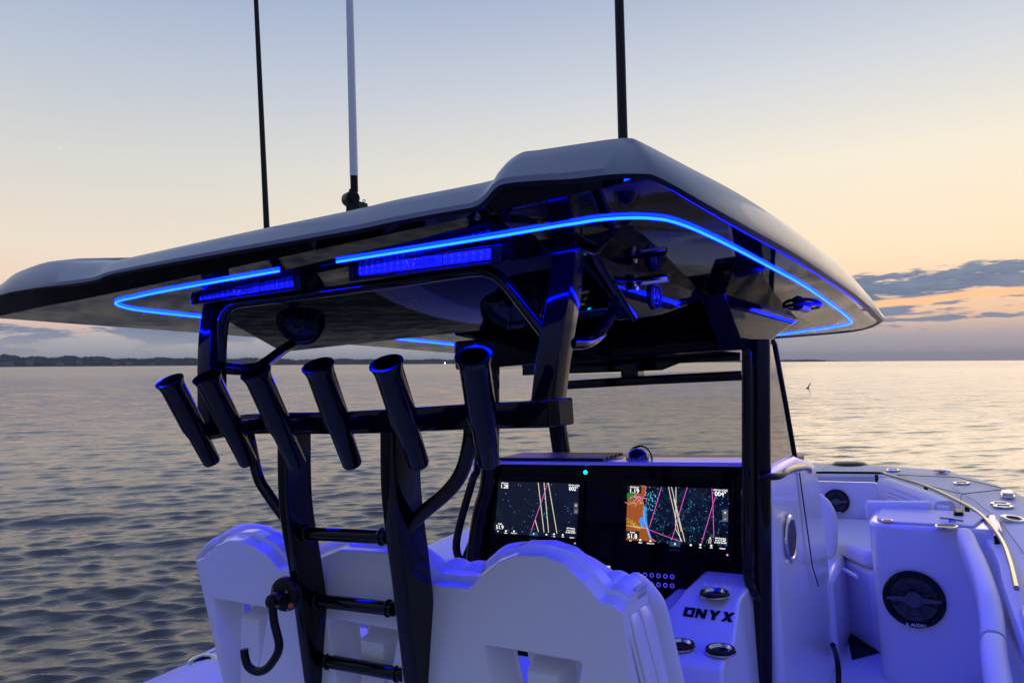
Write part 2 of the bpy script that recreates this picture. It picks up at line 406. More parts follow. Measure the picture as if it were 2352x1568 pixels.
# roof panel at the starboard pillar
b2 = MB(); pts = [at(1712,690,x=-.66), at(1760,725,x=-.66), at(1815,762,x=-.60), at(1720,800,x=-.66), at(1712,800,x=-.66)]
p3 = [Vector((-.68,2.55,.30)), Vector((-.64,2.95,.27)), Vector((-.60,3.6,.24)), Vector((-.64,3.3,.16)), Vector((-.66,2.95,.085)), Vector((-.68,2.80,.09))]
ins = [Vector((p.x-.09, p.y, p.z)) for p in p3]; k = len(p3)
b2.add(p3+ins, [tuple(range(k)), tuple(range(k, 2*k))[::-1]]+[(i, (i+1) % k, (i+1) % k+k, i+k) for i in range(k)])
b2.build('pillar_cowling', 'black_gloss', boat, bev=.008)
# oval vent in the roof lining
vc = at(1843, 702, top=True); b2 = MB()
ring = [vc+Vector((.075*math.cos(t)*.9, .13*math.sin(t), -.004)) for t in np.linspace(0, 2*math.pi, 33)[:-1]]
b2.tube(ring, .007, 6, loop=True); b2.tube([vc+Vector((0,-.1,-.004)), vc+Vector((0,.08,-.004))], .022, 8)
b2.build('roof_hatch_latch', 'black_matte', hardtop)

# ================================================================ FRAME: legs, hoop, bar, ladder, rod holders
frame = MB(); legsec = rrect(.036, .030, .006)
YB = 1.44
rl = cr([at(1257,948,y=1.45), at(1272,820,y=1.46), at(1294,690,y=1.50), at(1304,620,y=1.55), at(1306,560,y=1.60)], 4)
frame.tube(rl, 1, sec=rrect(.030,.034,.006), upv=(1,0,0)); frame.build('roof_leg', 'black_coat', boat, bev=.0, label='starboard aft roof leg standing on the end of the bar')
frame = MB()
ll = cr([at(488,975,y=1.44), at(487,850,y=1.44), at(490,770,y=1.46), at(500,700,y=1.50), at(505,670,y=1.55)], 4)
frame.tube(ll, 1, sec=rrect(.032,.034,.006), upv=(1,0,0)); frame.build('roof_leg', 'black_coat', boat, label='port aft roof leg behind the two leftmost rod tubes')
frame = MB()
hoop = cr([at(508,830,y=1.45), at(509,760,y=1.45), at(516,722,y=1.45), at(538,700,y=1.46), at(600,690,y=1.46), at(800,664,y=1.46), at(960,641,y=1.46), at(1080,623,y=1.46), at(1125,625,y=1.46), at(1158,647,y=1.46), at(1200,698,y=1.46), at(1252,765,y=1.455)], 6)
frame.tube(hoop, .0155, 14); frame.build('frame_hoop', 'black_coat', boat, label='black tube bent over under the light bars between the aft legs')
frame = MB(); frame.tube(cr([at(1310,788,y=1.50), at(1345,786,y=1.58), at(1372,772,y=1.68), at(1392,745,y=1.78), at(1408,715,y=1.85)], 5), .016, 14)
frame.build('brace_tube', 'black_coat', boat, label='short bent brace between the starboard leg and the roof box')
frame = MB(); frame.tube(cr([at(518,846,y=1.46), at(570,848,y=1.52), at(605,836,y=1.62), at(655,800,y=1.80), at(700,775,y=1.92)], 5), .019, 14)
frame.build('brace_tube', 'black_coat', boat, label='short bent brace between the port leg and the roof box')
# bar
bar = MB(); bsec = rrect(.031, .027, .005)
b0, b1, b2_, b3 = at(462,992,y=1.50), at(590,972,y=1.46), at(814,969,y=YB), at(1270,949,y=YB)
bar.tube(cr([b0, b1, b2_, at(1077,956,y=YB), b3], 4), 1, sec=bsec, upv=(0,0,1))
barp = bar.build('rod_bar', 'black_coat', boat)
e = MB(); c = at(1277,946,y=1.45); e.box(c-Vector((.026,.035,.031)), c+Vector((.026,.04,.031))); e.build('bar_end_block', 'black_coat', barp, bev=.004)
# rod holders: one mesh copied
H = .255
rh = MB(); prof = [(0,.0235),(.005,.0262),(.09,.0282),(.118,.0340),(.235,.0345),(.246,.037),(.2535,.0410),(H+.001,.0405),(H+.001,.0335),(.243,.0320),(.13,.030),(.06,.022),(.05,0)]
rh.lathe((0,0,0), (0,0,1), prof, 32, caps=(True, False)); 
tops = [(389,874),(475,864),(587,854),(730,839),(887,834),(1087,817)]; bots = [(488,1062),(571,1063),(683,1067),(810,1067),(963,1068),(1123,1064)]
labs = ['leftmost of the six black rod tubes on the bar, set a little lower than the others', 'second black rod tube from the left, its rim crossing the port roof leg', 'third black rod tube from the left, above the ladder left rail',
        'fourth black rod tube from the left, over open water between the two ladder rails', 'fifth black rod tube from the left, in front of the ladder right rail', 'rightmost black rod tube on the bar, tallest and most upright, beside the dashboard']
hold0 = None
for i, (t, b) in enumerate(zip(tops, bots)):
    T = at(*t, y=1.235); Bm = at(*b, y=1.385); d = (T-Bm); 
    T = Bm+d
    if hold0 is None:
        me = rh; o = rh.build('rod_holder', 'black_coat', barp, ang=30); hold0 = o
    else:
        o = hold0.copy(); C.objects.link(o); o.parent = barp
    o.matrix_parent_inverse = Matrix.Identity(4)
    # rh mesh was stored relative to the bar's base: undo by placing directly
    o.location = Bm; o.rotation_euler = d.to_track_quat('Z', 'Y').to_euler(); o.scale = (1, 1, d.length/H); o['label'] = labs[i]
    o.location -= Vector((0,0,0))
    g0 = MB(); m1 = Bm.lerp(T, .42); at_ = Vector((m1.x+.02, YB-.02, m1.z-.004)); 
    xt = min(max(at_.x, -2.08), -.8); at_.x = xt if i else m1.x+.05
    at_.z = (b1.z if i < 2 else b2_.z)-.0
    if i == 0: at_ = b0.lerp(b1, .12)
    g0.tube([m1+Vector((.012,.01,0)), m1.lerp(at_, .5)+Vector((.008,0,0)), at_], .013, 1, sec=rrect(1.5, .8, .3), upv=(0,0,1)); g0.build('rod_holder_bracket', 'black_coat', barp)
# the prototype mesh was shifted by the bar's base; move it back
v = np.zeros(len(hold0.data.vertices)*3); hold0.data.vertices.foreach_get('co', v); v = v.reshape(-1, 3)+np.array(base(barp)); hold0.data.vertices.foreach_set('co', v.ravel()); hold0.data.update()
for o in [hold0]+[x for x in barp.children if x.name.startswith('rod_holder') and not x.name.startswith('rod_holder_bracket') and x is not hold0]:
    o.location = Vector(o.location)-base(barp)
# ladder
lad = MB()
def rail_path(pts): return [at(x, y, y=yy) for x, y, yy in pts]
LP = rail_path([(676,990,1.43),(677,1100,1.44),(683,1185,1.455),(705,1320,1.49),(738,1568,1.56),(775,1800,1.62)])
RP = rail_path([(920,985,1.43),(921,1100,1.44),(928,1185,1.455),(945,1320,1.49),(974,1568,1.56),(1004,1800,1.62)])
rs = rrect(.018, .047, .012)
lad.tube(cr(LP, 5), 1, sec=rrect(.019,.050,.008), upv=(1,0,0)); ladder = lad.build('ladder', 'black_coat', boat, label='black ladder rising from behind the helm seats to the rod bar')
l2 = MB(); l2.tube(cr(RP, 5), 1, sec=rrect(.025,.058,.012), upv=(1,0,0)); l2.build('ladder_rail', 'black_coat', ladder, label='starboard rail of the ladder')
for (xa, ya), (xb, yb), yy in (((690,1223),(890,1233),1.47), ((712,1376),(905,1398),1.51), ((735,1514),(925,1548),1.55)):
    r_ = MB(); r_.tube([at(xa, ya, y=yy), at(xb, yb, y=yy)], .0195, 18); r_.build('ladder_rung', 'black_coat', ladder)
for pts, r in (([(570,985,1.44),(575,1013,1.44),(593,1094,1.45),(616,1134,1.46),(652,1185,1.47)], .0170), ([(1082,975,1.44),(1079,1013,1.44),(1062,1079,1.46),(1029,1127,1.46),(967,1181,1.46),(930,1220,1.46)], .0190)):
    t_ = MB(); t_.tube(cr([at(x, y, y=yy) for x, y, yy in pts], 6), r, 16); t_.build('ladder_brace', 'black_coat', ladder)

def weld(c, ax, r, par):
    ax = Vector(ax).normalized(); u = Vector((0,0,1)) if abs(ax.z) < .8 else Vector((0,1,0)); a = (u-ax*u.dot(ax)).normalized(); b_ = ax.cross(a)
    ring = [Vector(c)+(a*math.cos(t)+b_*math.sin(t))*r for t in np.linspace(0, 2*math.pi, 37)[:-1]]
    w_ = MB(); w_.tube(ring, [.0036+.0011*(k % 2) for k in range(36)], 6, loop=True); w_.build('weld_bead', 'black_coat', par)
for (xa, ya), (xb, yb), yy in (((708,1224),(878,1232),1.47), ((732,1378),(893,1396),1.51), ((755,1518),(914,1546),1.55)):
    p, q = at(xa, ya, y=yy), at(xb, yb, y=yy); weld(p, q-p, .0205, ladder); weld(q, q-p, .0205, ladder)
weld(at(1254,919,y=1.45), (0,0,1), .034, barp)
pl_ = MB(); c = at(1306,586,y=1.585); pl_.box(c-Vector((.055,.05,.004)), c+Vector((.055,.05,.006))); pl_.build('mounting_plate', 'black_coat', boat, bev=.002)
# hook arm clamped to the ladder
hk = thing('hook_arm', at(640,1372,y=1.40), 'black J shaped hook arm with a round clamp on the ladder left rail', 'hook')
t_ = MB(); hp = cr([at(x, y, y=1.36) for x, y in [(624,1378),(626,1391),(630,1429),(640,1470),(640,1490),(633,1508),(614,1533),(592,1541),(571,1530),(563,1508),(561,1490)]], 6)
t_.tube(hp, .0118, 16); t_.build('hook', 'black_matte', hk)
t_ = MB(); c = at(653,1364,y=1.41); t_.lathe(c, (.15,-1,.05), [(-.02,.0),(-.02,.044),(-.008,.050),(.004,.047),(.010,.036),(.010,0)], 36)
for v in t_.v: pass
t_.build('round_clamp', 'black_matte', hk, bev=.001)
t_ = MB(); c = at(635,1374,y=1.385); t_.lathe(c, (1,-.2,0), [(-.02,0),(-.02,.014),(-.014,.019),(.014,.019),(.02,.015),(.036,.014),(.036,0)], 20)
t_.lathe(at(626,1380,y=1.37), (0,-1,.2), [(-.02,0),(-.02,.018),(.012,.018),(.014,0)], 20); t_.build('pivot_joint', 'black_matte', hk, bev=.002)
t_ = MB(); t_.lathe(at(667,1390,y=1.385), (1,-.2,0), [(0,0),(0,.0075),(.005,.0075),(.005,0)], 16); t_.build('orange_ring', 'orange', hk)
for x, y in ((628,1352),(659,1357),(636,1390),(663,1399)): t_ = MB(); t_.lathe(at(x, y, y=1.362), (0,-1,0), [(0,.0042),(.004,.0036),(.004,0)], 10); t_.build('screw', 'steel', hk)

# ================================================================ roof mounted gear
def light_bar(q, lab, txt):
    a, b, c, d = q                         # top-left, top-right, bottom-right, bottom-left (aft face)
    m = (a+b+c+d)/4; t = thing('light_bar', m, lab, 'light bar', 'light bars under the aft edge of the hardtop')
    ux = (b-a).normalized(); uz = ((a-d)+(b-c)).normalized(); n = ux.cross(uz)   # faces aft
    n = n if n.y < 0 else -n; w = (b-a).length/2; h = (a-d).length/2
    def bx(x0, x1, z0, z1, y0, y1, mb, mm=None):
        P = [m+ux*x+uz*z+n*y for x, y, z in [(x0,y0,z0),(x1,y0,z0),(x1,y1,z0),(x0,y1,z0),(x0,y0,z1),(x1,y0,z1),(x1,y1,z1),(x0,y1,z1)]]
        mb.add(P, [(0,3,2,1),(4,5,6,7),(0,1,5,4),(1,2,6,5),(2,3,7,6),(3,0,4,7)], mm)
    o = MB(); 
    bx(-w-.02, w+.03, -h-.010, -h-.002, -.05, .012, o); bx(-w-.02, w+.03, h+.001, h+.007, -.05, .006, o); bx(-w-.022, -w-.004, -h-.010, h+.006, -.05, .010, o); bx(w+.004, w+.034, -h-.010, h+.006, -.05, .012, o); bx(-w-.02, w+.03, -h, h, -.06, -.045, o)
    o.build('housing', 'black_coat', t, bev=.003)
    o = MB(); bx(-w, w, -h, h, -.035, -.006, o); o.build('reflector', 'bar_lens', t, bev=.001)
    N = 20
    for i in range(N):
        if i in (0, 13): o = MB()
        if 8 <= i <= 12: continue
        x = -w+2*w*(i+.5)/N
        for zc in (-h*.42, h*.42):
            o.lathe(m+ux*x+uz*zc+n*(-.005), n, [(0,min(w/N*.7,h*.36)),(.0015,min(w/N*.62,h*.3)),(-.001,h*.14),(-.001,0)], 4)
        if i in (7, 19): o.build('led_lens', 'lens_dot', t)
    o = MB(); bx(-w*.18, w*.32, -h*.92, h*.92, -.006, .0, o); cv = o.build('centre_cover', 'bar_lens', t)
    o = MB(); put_text(o, txt, h*1.35, m+ux*w*.08-uz*0+n*.001, ux, uz, None); o.build('lettering', 'seam', t)
    o = MB(); o.tube([m-ux*w*.20+uz*h*.7, m-ux*w*.16-uz*h*.5, m-ux*w*.13+uz*h*.2, m-ux*w*.10-uz*h*.5, m-ux*w*.06+uz*h*.8], .0012, 5); 
    o.build('brand_mark', 'chrome', t)
light_bar([at(818,611,y=1.405), at(1129,569,y=1.405), at(1129,592,y=1.412), at(820,637,y=1.412)], 'long blue lit light bar on the right, under the roof beside the starboard leg', 'RAZOR')
light_bar([at(451,676,y=1.41), at(676,641,y=1.41), at(679,659,y=1.417), at(453,692,y=1.417)], 'shorter looking blue lit light bar on the left, above the port roof leg', 'RAZOR')

def speaker(c, n, r, lab, spokes=6, bar_=False, pod=None, txt='JL AUDIO', group=None, cat='speaker'):
    c = Vector(c); n = Vector(n).normalized(); t = thing('speaker', c, lab, cat, group)
    uz = (Vector((0,0,1))-n*n.z).normalized(); ux = uz.cross(n); 
    if pod:
        o = MB(); o.lathe(c, n, [(-pod,r*.8),(-pod*.5,r*1.08),(-.01,r*1.12),(.004,r*1.08),(.0,r*.98)], 36, caps=(True,False)); o.build('pod', 'black_gloss', t)
    o = MB(); o.lathe(c, n, [(0,r),(.006,r),(.014,r*.965),(.014,r*.80),(.006,r*.77),(.0,r*.77)], 44, caps=(False,False)); o.build('bezel', 'black_matte', t)
    o = MB(); o.lathe(c, n, [(.001,r*.8),(-.003,r*.76),(-.004,r*.62),(.0,r*.58),(-.012,r*.34),(-.014,r*.22),(-.004,0.001)], 40); o.build('cone', 'grey_cone', t)
    o = MB()
    o.lathe(c+n*.006, n, [(0,r*.26),(.006,r*.26),(.008,r*.20),(.002,r*.17)], 28)
    for k in range(spokes):
        a = 2*math.pi*(k+.5)/spokes; d = ux*math.cos(a)+uz*math.sin(a); s = n.cross(d)
        P = []
        for q, w in ((.24, .035), (.78, .045)):
            for sg in (-1, 1):
                for hh in (.004, .011): P.append(c+d*r*q+s*sg*r*w+n*hh)
        o.add(P, [(0,1,3,2),(4,6,7,5),(0,4,5,1),(2,3,7,6),(1,5,7,3),(0,2,6,4)])
    for q in (.5,):
        for k in range(spokes*2): pass
    gr_ = o.build('grille', 'dark_grille', t)
    if bar_:
        o = MB(); d = ux
        for sg in (-1, 1):
            P = []
            for q, w in ((.22, .10), (.86, .045)):
                for s2 in (-1, 1):
                    for hh in (.008, .018): P.append(c+d*sg*r*q+uz*s2*r*w+n*hh)
            o.add(P, [(0,1,3,2),(4,6,7,5),(0,4,5,1),(2,3,7,6),(1,5,7,3),(0,2,6,4)])
        o.lathe(c+n*.006, n, [(0,r*.27),(.012,r*.27),(.014,r*.22),(.009,r*.19),(.009,0)], 32)
        o.build('centre_bar', 'lettering_grey', t)
        o = MB()
        for a in (0.1, 2.2, 3.3, 5.4, 1.2, 4.2): o.lathe(c+ux*r*.89*math.cos(a)+uz*r*.89*math.sin(a)+n*.014, n, [(0,r*.02),(.002,r*.02),(.002,0)], 8)
        o.build('screw', 'lettering_grey', t)
    o = MB(); put_text(o, txt, r*.15, c-uz*r*.885+n*.0135, ux, uz, None, bold=.0004); o.build('lettering', 'lettering_grey' if not bar_ else 'white_mast', t)
    return t
speaker(at(1172,690,y=1.80), (.12,-.95,-.55), .092, 'black roof speaker with its edge behind the starboard frame tube', 5, pod=.12, group='speakers in the hardtop box')
speaker(at(688,742,y=1.74), (.35,-.85,-.55), .078, 'black roof speaker hanging in a round pod near the port leg', 5, pod=.12, group='speakers in the hardtop box')

# antennas
an = thing('antenna', at(612,520,y=1.35), 'thin black whip antenna, leftmost of the three, rising off the frame top', 'antenna', 'antennas on the hardtop')
b = MB(); p0 = at(613,530,y=1.35); p1 = at(588,0,y=1.35); d = p1-p0; b.tube([p0, p0+d*.5, p0+d*1.6], [.0088,.0076,.006], 12); b.build('rod', 'black_coat', an)
an = thing('antenna', at(820,470,y=1.45), 'white antenna on a black ratchet mount between the two black ones', 'antenna', 'antennas on the hardtop')
b = MB(); p0 = at(813,405,y=1.45); p1 = at(803,0,y=1.45); d = p1-p0; b.tube([p0, p0+d*1.6], [.0118,.0095], 14); b.build('rod', 'white_mast', an)
b = MB(); q0 = at(814,440,y=1.45); b.tube([q0, at(813,405,y=1.45)], .0108, 16); b.build('ferrule', 'black_matte', an, bev=.001)
b = MB(); q1 = at(806,458,y=1.45); b.lathe(q1+Vector((-.012,0,0)), (1,-.3,0), [(-.008,0),(-.008,.016),(0,.020),(.034,.020),(.038,.016),(.038,0)], 24); b.tube([at(812,435,y=1.45), at(808,480,y=1.45)], .013, 12); b.box(at(822,470,y=1.45)-Vector((.028,.02,.03)), at(822,470,y=1.45)+Vector((.02,.02,.004)))
b.build('ratchet_mount', 'black_matte', an, bev=.004)
b = MB(); b.lathe(at(836,462,y=1.43), (1,-1.2,0), [(0,.0045),(.003,.0045),(.003,.0025),(.001,.002)], 12); b.build('screw', 'steel', an)
an = thing('antenna', at(1430,311,y=1.3), 'thick black outrigger pole cut by the top of the frame, above the roof corner', 'antenna', 'antennas on the hardtop')
b = MB(); p0 = at(1431,325,y=1.35); p1 = at(1422,0,y=1.35); d = p1-p0; b.tube([p0, p0+d*1.6], [.0105,.0095], 14); b.build('rod', 'black_coat', an)

# ================================================================ HELM SEATS
seats = thing('helm_seat_row', (XC, 1.7, -1.65), 'row of three white moulded helm seats joined side by side behind the ladder', 'seat')
prof_px = [(450,1289),(463,1284),(475,1274),(494,1253),(520,1243),(549,1243),(579,1256),(608,1274),(637,1306),(655,1311),(700,1304),(731,1283),(778,1264),(881,1271),(925,1290),(955,1322),(987,1344),(1030,1349),(1078,1353),(1104,1323),(1135,1297),(1180,1279),(1240,1280),(1289,1297),(1338,1338),(1376,1384),(1405,1391),(1429,1406)]
TP = [at(x, y, y=1.56) for x, y in prof_px]; tx = np.array([p.x for p in TP]); tz = np.array([p.z for p in TP])
NX, NZ = 420, 150; xs = np.linspace(tx[0], tx[-1], NX)
zt = np.interp(xs, tx, tz); ker = np.array([1,2,3,2,1])/9.; zt = np.convolve(np.pad(zt, 2, 'edge'), ker, 'valid')
ZB = -1.45
recs = []
for cx, zc, hw in ((-2.085,-.68,.125), (-1.535,-.68,.125), (-.958,-.68,.125)): recs.append((cx, zc, hw))
def sm(v, a, b): t = np.clip((v-a)/(b-a), 0, 1); return t*t*(3-2*t)
def ysurf(x, z):
    y = 1.56+(-.56-z)*-.055                                 # leans a little aft towards the deck
    for cx, zc, hw in recs:
        trap = sm(x, cx-hw-.02+(zc-z)*.25, cx-hw+.012+(zc-z)*.25)*(1-sm(x, cx+hw-.012-(zc-z)*.25, cx+hw+.02-(zc-z)*.25))
        ver = sm(z, -1.0, -.95)*(1-sm(z, -.684, -.666)); inn = sm(x, cx-.045, cx-.025)*(1-sm(x, cx+.062, cx+.082))*(1-sm(z, -.725, -.705))
        y = y+.09*trap*ver*(1-.72*inn)
    return y
sh = MB(); rows = []; ZM = -.60; NA = 190; NB = 26
for j in range(NA+NB+1):
    r_ = []
    for i in range(NX):
        z = ZB+(ZM-ZB)*j/NA if j <= NA else ZM+(zt[i]-ZM)*(j-NA)/NB
        x = xs[i]+(z-zt[i])*(-.42)*(1-i/(NX-1))**2+(zt[i]-z)*(.10)*(i/(NX-1))
        r_.append(Vector((x, float(ysurf(x, z)), z)))
    rows.append(r_)
def is_hole(p):
    for cx, zc, hw in recs:
        k_ = (-.68-p.z)*.25
        if -.84 < p.z < -.70 and ((cx-hw+.022+k_ < p.x < cx-.052+(-.75-p.z)*.25) or (cx+.088-(-.75-p.z)*.25 < p.x < cx+hw-.012-k_)): return True
    return False
lip = [[Vector((p.x, p.y+dy, p.z+dz)) for p in rows[-1]] for dy, dz in ((.004,.003),(.036,.008),(.042,.012),(.047,.021),(.085,.024),(.095,.018),(.10,-.03),(.102,-.12))]
sh.loft(rows+lip, False); keep = [k for k, f in enumerate(sh.f) if not is_hole(sum((Vector(sh.v[a]) for a in f), Vector())/4)]; sh.f = [sh.f[k] for k in keep]; sh.mi = [sh.mi[k] for k in keep]
shell = sh.build('seat_shell', 'gelcoat', seats, ang=24)
# end caps
for idx in (0, NX-1):
    cp = MB(); col = [r_[idx] for r_ in rows+lip[:-1]]; n = len(col); bk = [Vector((p.x, 1.72, p.z)) for p in col]
    cp.loft([col, bk], False); cp.build('shell_side', 'gelcoat', seats, ang=50)
# upholstery rolls over the top edge, in segments with seams
ups = [(0,.0),(1,0)]
segs = [((474,1276),(486,1260),(500,1244),(523,1231)), ((523,1231),(555,1214),(590,1215),(620,1228),(640,1240)), ((640,1240),(655,1262),(700,1280),(735,1262)),
        ((735,1266),(760,1255),(800,1249),(868,1252),(905,1254)), ((908,1254),(950,1262),(985,1285),(1022,1316)), ((1026,1305),(1046,1296),(1068,1310)), ((1070,1313),(1090,1303),(1112,1304),(1130,1300)),
        ((1130,1300),(1155,1278),(1180,1262),(1240,1262),(1290,1275),(1300,1281)), ((1304,1280),(1340,1293),(1385,1322),(1398,1332)), ((1396,1345),(1412,1328),(1432,1338)), ((1432,1342),(1440,1338),(1447,1342),(1455,1352))]
for s_ in segs:
    P = cr([at(x, y+7, y=1.70) for x, y in s_], 5); n = len(P)
    rr = [.027*(.72+.28*min(1, min(i, n-1-i)/2.)) for i in range(n)]
    c_ = MB(); c_.tube(P, rr, 14, sec=[(math.cos(a), math.sin(a)*1.9) for a in np.linspace(0, 2*math.pi, 17)[:-1]]); c_.build('seat_cushion', 'vinyl', seats, ang=60)
# starboard wing: shell fold, piping and bolster
def wing(pts, r, mname, nm, sec=None):
    c_ = MB(); P_ = cr([at(x, y, y=yy) for x, y, yy in pts], 6); c_.tube(P_, (r[:len(P_)] if isinstance(r, list) else r), 16, sec=sec, upv=(1,0,0)); return c_.build(nm, mname, seats, ang=60)
E2 = [(math.cos(a)*1.0, math.sin(a)*2.2) for a in np.linspace(0, 2*math.pi, 21)[:-1]]
WG = [[(1429,1406,1.572),(1438,1396,1.60),(1455,1380,1.655),(1476,1366,1.72)], [(1436,1428,1.575),(1447,1424,1.60),(1471,1414,1.66),(1500,1402,1.74)],
      [(1450,1480,1.58),(1460,1479,1.60),(1489,1477,1.665),(1517,1474,1.745)], [(1480,1600,1.60),(1490,1600,1.615),(1521,1600,1.67),(1546,1600,1.75)], [(1505,1700,1.61),(1515,1700,1.62),(1545,1700,1.67),(1570,1700,1.75)]]
wg = [[at(x, y, y=yy) for x, y, yy in r_] for r_ in WG]
colsW = [resamp(cr([r_[k] for r_ in wg], 6), 26) for k in range(4)]
rowsW = []
for j in range(26):
    a_, b_, c_2, d_ = [colsW[k][j] for k in range(4)]
    rowsW.append([a_, a_.lerp(b_, .5)+Vector((.004,-.002,0)), b_, b_.lerp(c_2, .12)+Vector((.004,-.003,0)), b_.lerp(c_2, .88)+Vector((.004,-.003,0)), c_2, c_2.lerp(d_, .12)+Vector((.005,-.004,0)), c_2.lerp(d_, .6)+Vector((.006,-.004,0)), d_])
c_ = MB(); c_.loft(rowsW, False); c_.build('shell_side', 'gelcoat', seats, ang=40)
for k, r_ in ((1, .003), (2, .0045)):
    c_ = MB(); c_.tube([p+Vector((.003,-.002,0)) for p in colsW[k]], r_, 8); c_.build('piping', 'vinyl', seats)
wing([(1440,1352,1.70),(1452,1342,1.72),(1468,1348,1.74),(1490,1372,1.75),(1506,1400,1.76),(1524,1474,1.77),(1552,1600,1.77),(1572,1700,1.77)], [.012]*3+[.017]*4+[.021]*40, 'vinyl', 'side_bolster', [(math.cos(a), math.sin(a)*1.5) for a in np.linspace(0, 2*math.pi, 21)[:-1]])
wing([(1425,1400,1.62),(1440,1378,1.66),(1462,1358,1.70),(1480,1368,1.74)], .014, 'vinyl', 'seat_cushion')
# front side of the seat row: backrest and cushion (seen from another step aside)
c_ = MB(); c_.box((-2.22,1.70,-.665), (-.72,1.76,-.56)); c_.box((-2.22,1.72,-1.06), (-.72,1.78,-.97)); c_.build('backrest', 'vinyl', seats, bev=.02)
c_ = MB(); c_.box((-2.25,1.79,-1.10), (-.70,2.25,-.97)); c_.build('seat', 'vinyl', seats, bev=.03)
c_ = MB(); c_.box((-2.2,1.70,-1.65), (-.74,2.1,-1.12)); c_.build('seat_base', 'gelcoat', seats, bev=.02)

# ================================================================ CONSOLE
XP, XS = -2.22, -.70
dp = (np.array([0,3.02,-.40]), np.array([0,-1.,.10])/np.linalg.norm([0,-1,.10]))     # dash plane, leaning back a touch
def dz_(z): return 3.02+(z+.40)*.10
dash = MB(); P = [(-1.985,-.385),(XS-.02,-.385),(XS-.02,-1.40),(-2.30,-1.40),(-2.24,-.90)]
dash.add([(x, dz_(z), z) for x, z in P]+[(x, 3.35, z) for x, z in P], [tuple(range(5)), tuple(range(5,10))[::-1]]+[(i, (i+1) % 5, (i+1) % 5+5, i+5) for i in range(5)])
cons = dash.build('dashboard', 'black_gloss', boat, bev=.01)
b = MB(); b.box((-1.99, 2.985, -.385), (XS-.02, 3.17, -.368)); b.build('dash_top', 'gelcoat', boat, bev=.012)
b = MB(); k4 = [(3.172,-.374),(3.97,-.446),(3.97,-.52),(3.172,-.45)]; b.loft([[Vector((x, y, z)) for y, z in k4] for x in (-2.02, XS)], True, (True, True)); b.build('dash_cowl', 'black_matte', boat, bev=.004)
b = MB(); p = [at(1185,1056,y=3.25), at(1398,1060,y=3.1)]
for k in range(5): b.box((-1.97, 3.0+.05*k, -.367), (-1.40, 3.04+.05*k, -.352+.0*k))
b.build('dash_tray', 'black_matte', boat, bev=.003)
# starboard console side with recesses
side = MB()
prof = [(2.93,-1.65),(2.93,-.45),(2.95,-.405),(3.0,-.392),(3.55,-.40),(4.1,-.50),(4.22,-.60),(4.35,-1.20),(4.42,-1.65)]
XSS = -.655
def sidex(y, z): return XSS-.012*(y-2.9)**2
k = len(prof); 
side.add([(sidex(y,z), y, z) for y, z in prof]+[(XSS-.10, y, z) for y, z in prof], [tuple(range(k)), tuple(range(k, 2*k))[::-1]]+[(i, (i+1) % k, (i+1) % k+k, i+k) for i in range(k)])
csd = side.build('console_side', 'gelcoat', boat, bev=.03, seg=4)
side = MB(); side.box((-2.0, 3.3, -1.65), (XSS-.06, 4.2, -.53)); side.box((-2.2, 3.3, -1.65), (-2.0, 4.1, -.95)); side.build('console_body', 'gelcoat', boat, bev=.03)
# porthole
pc = at(1817,1236,x=XSS+.004); b = MB()
def oval(c, ry, rz, n=40): return [c+Vector((0, ry*math.cos(t), rz*math.sin(t))) for t in np.linspace(0, 2*math.pi, n+1)[:-1]]
b.loft([oval(pc, .118,.100), oval(pc+Vector((.006,0,0)), .112,.094), oval(pc+Vector((.007,0,0)), .100,.082), oval(pc+Vector((.003,0,0)), .094,.076), oval(pc+Vector((-.01,0,0)), .096,.076)])
po = b.build('porthole', 'chrome', boat); b = MB(); b.add(oval(pc+Vector((.0025,0,0)), .0945,.0765), [tuple(range(40))]); b.build('pane', 'black_matte', po, smooth=False)
# door gap
b = MB(); b.tube([at(x, y, x=XSS+.000) for x, y in [(1836,1085),(1852,1200),(1866,1300),(1880,1345)]], .0032, 8); b.build('door_gap', 'seam', csd)
# grab handle
b = MB(); b.tube(cr([at(1748,1096,x=-.665), at(1760,1094,x=-.64), at(1790,1092,x=-.61), at(1815,1078,x=-.60), at(1850,1073,x=-.60), at(1858,1080,x=-.63)], 6), .015, 14); b.build('grab_handle', 'black_coat', boat, label='black grab handle on the console side below the windshield')
# pillars
def pil(pts, r, nm='windshield_pillar', sec=None, m='black_coat', lab=None):
    b = MB(); b.tube(cr([at(x, y, y=yy) for x, y, yy in pts], 5), r, 18, sec=sec, upv=(1,0,0)); return b.build(nm, m, boat, label=lab)
pil([(1744,780,2.93),(1745,950,2.92),(1747,1300,2.90),(1750,1700,2.90)], .042, 'roof_pillar', lab='thick black pillar at the starboard corner of the console')
pil([(1714,800,2.84),(1714,950,2.84),(1714,1200,2.82),(1717,1320,2.82),(1730,1355,2.83),(1741,1372,2.86)], .017, 'pillar_rail')
pil([(1100,790,2.99),(1098,1050,2.95),(1086,1100,2.9),(1060,1190,2.9),(1048,1250,2.9),(1056,1285,2.9),(1075,1300,2.9)], .020, 'pillar_rail')
pil([(1128,790,3.04),(1125,1080,3.0),(1105,1180,2.98),(1090,1300,2.95),(1080,1500,2.95)], .045, 'roof_pillar', lab='thick black pillar at the port corner of the console')
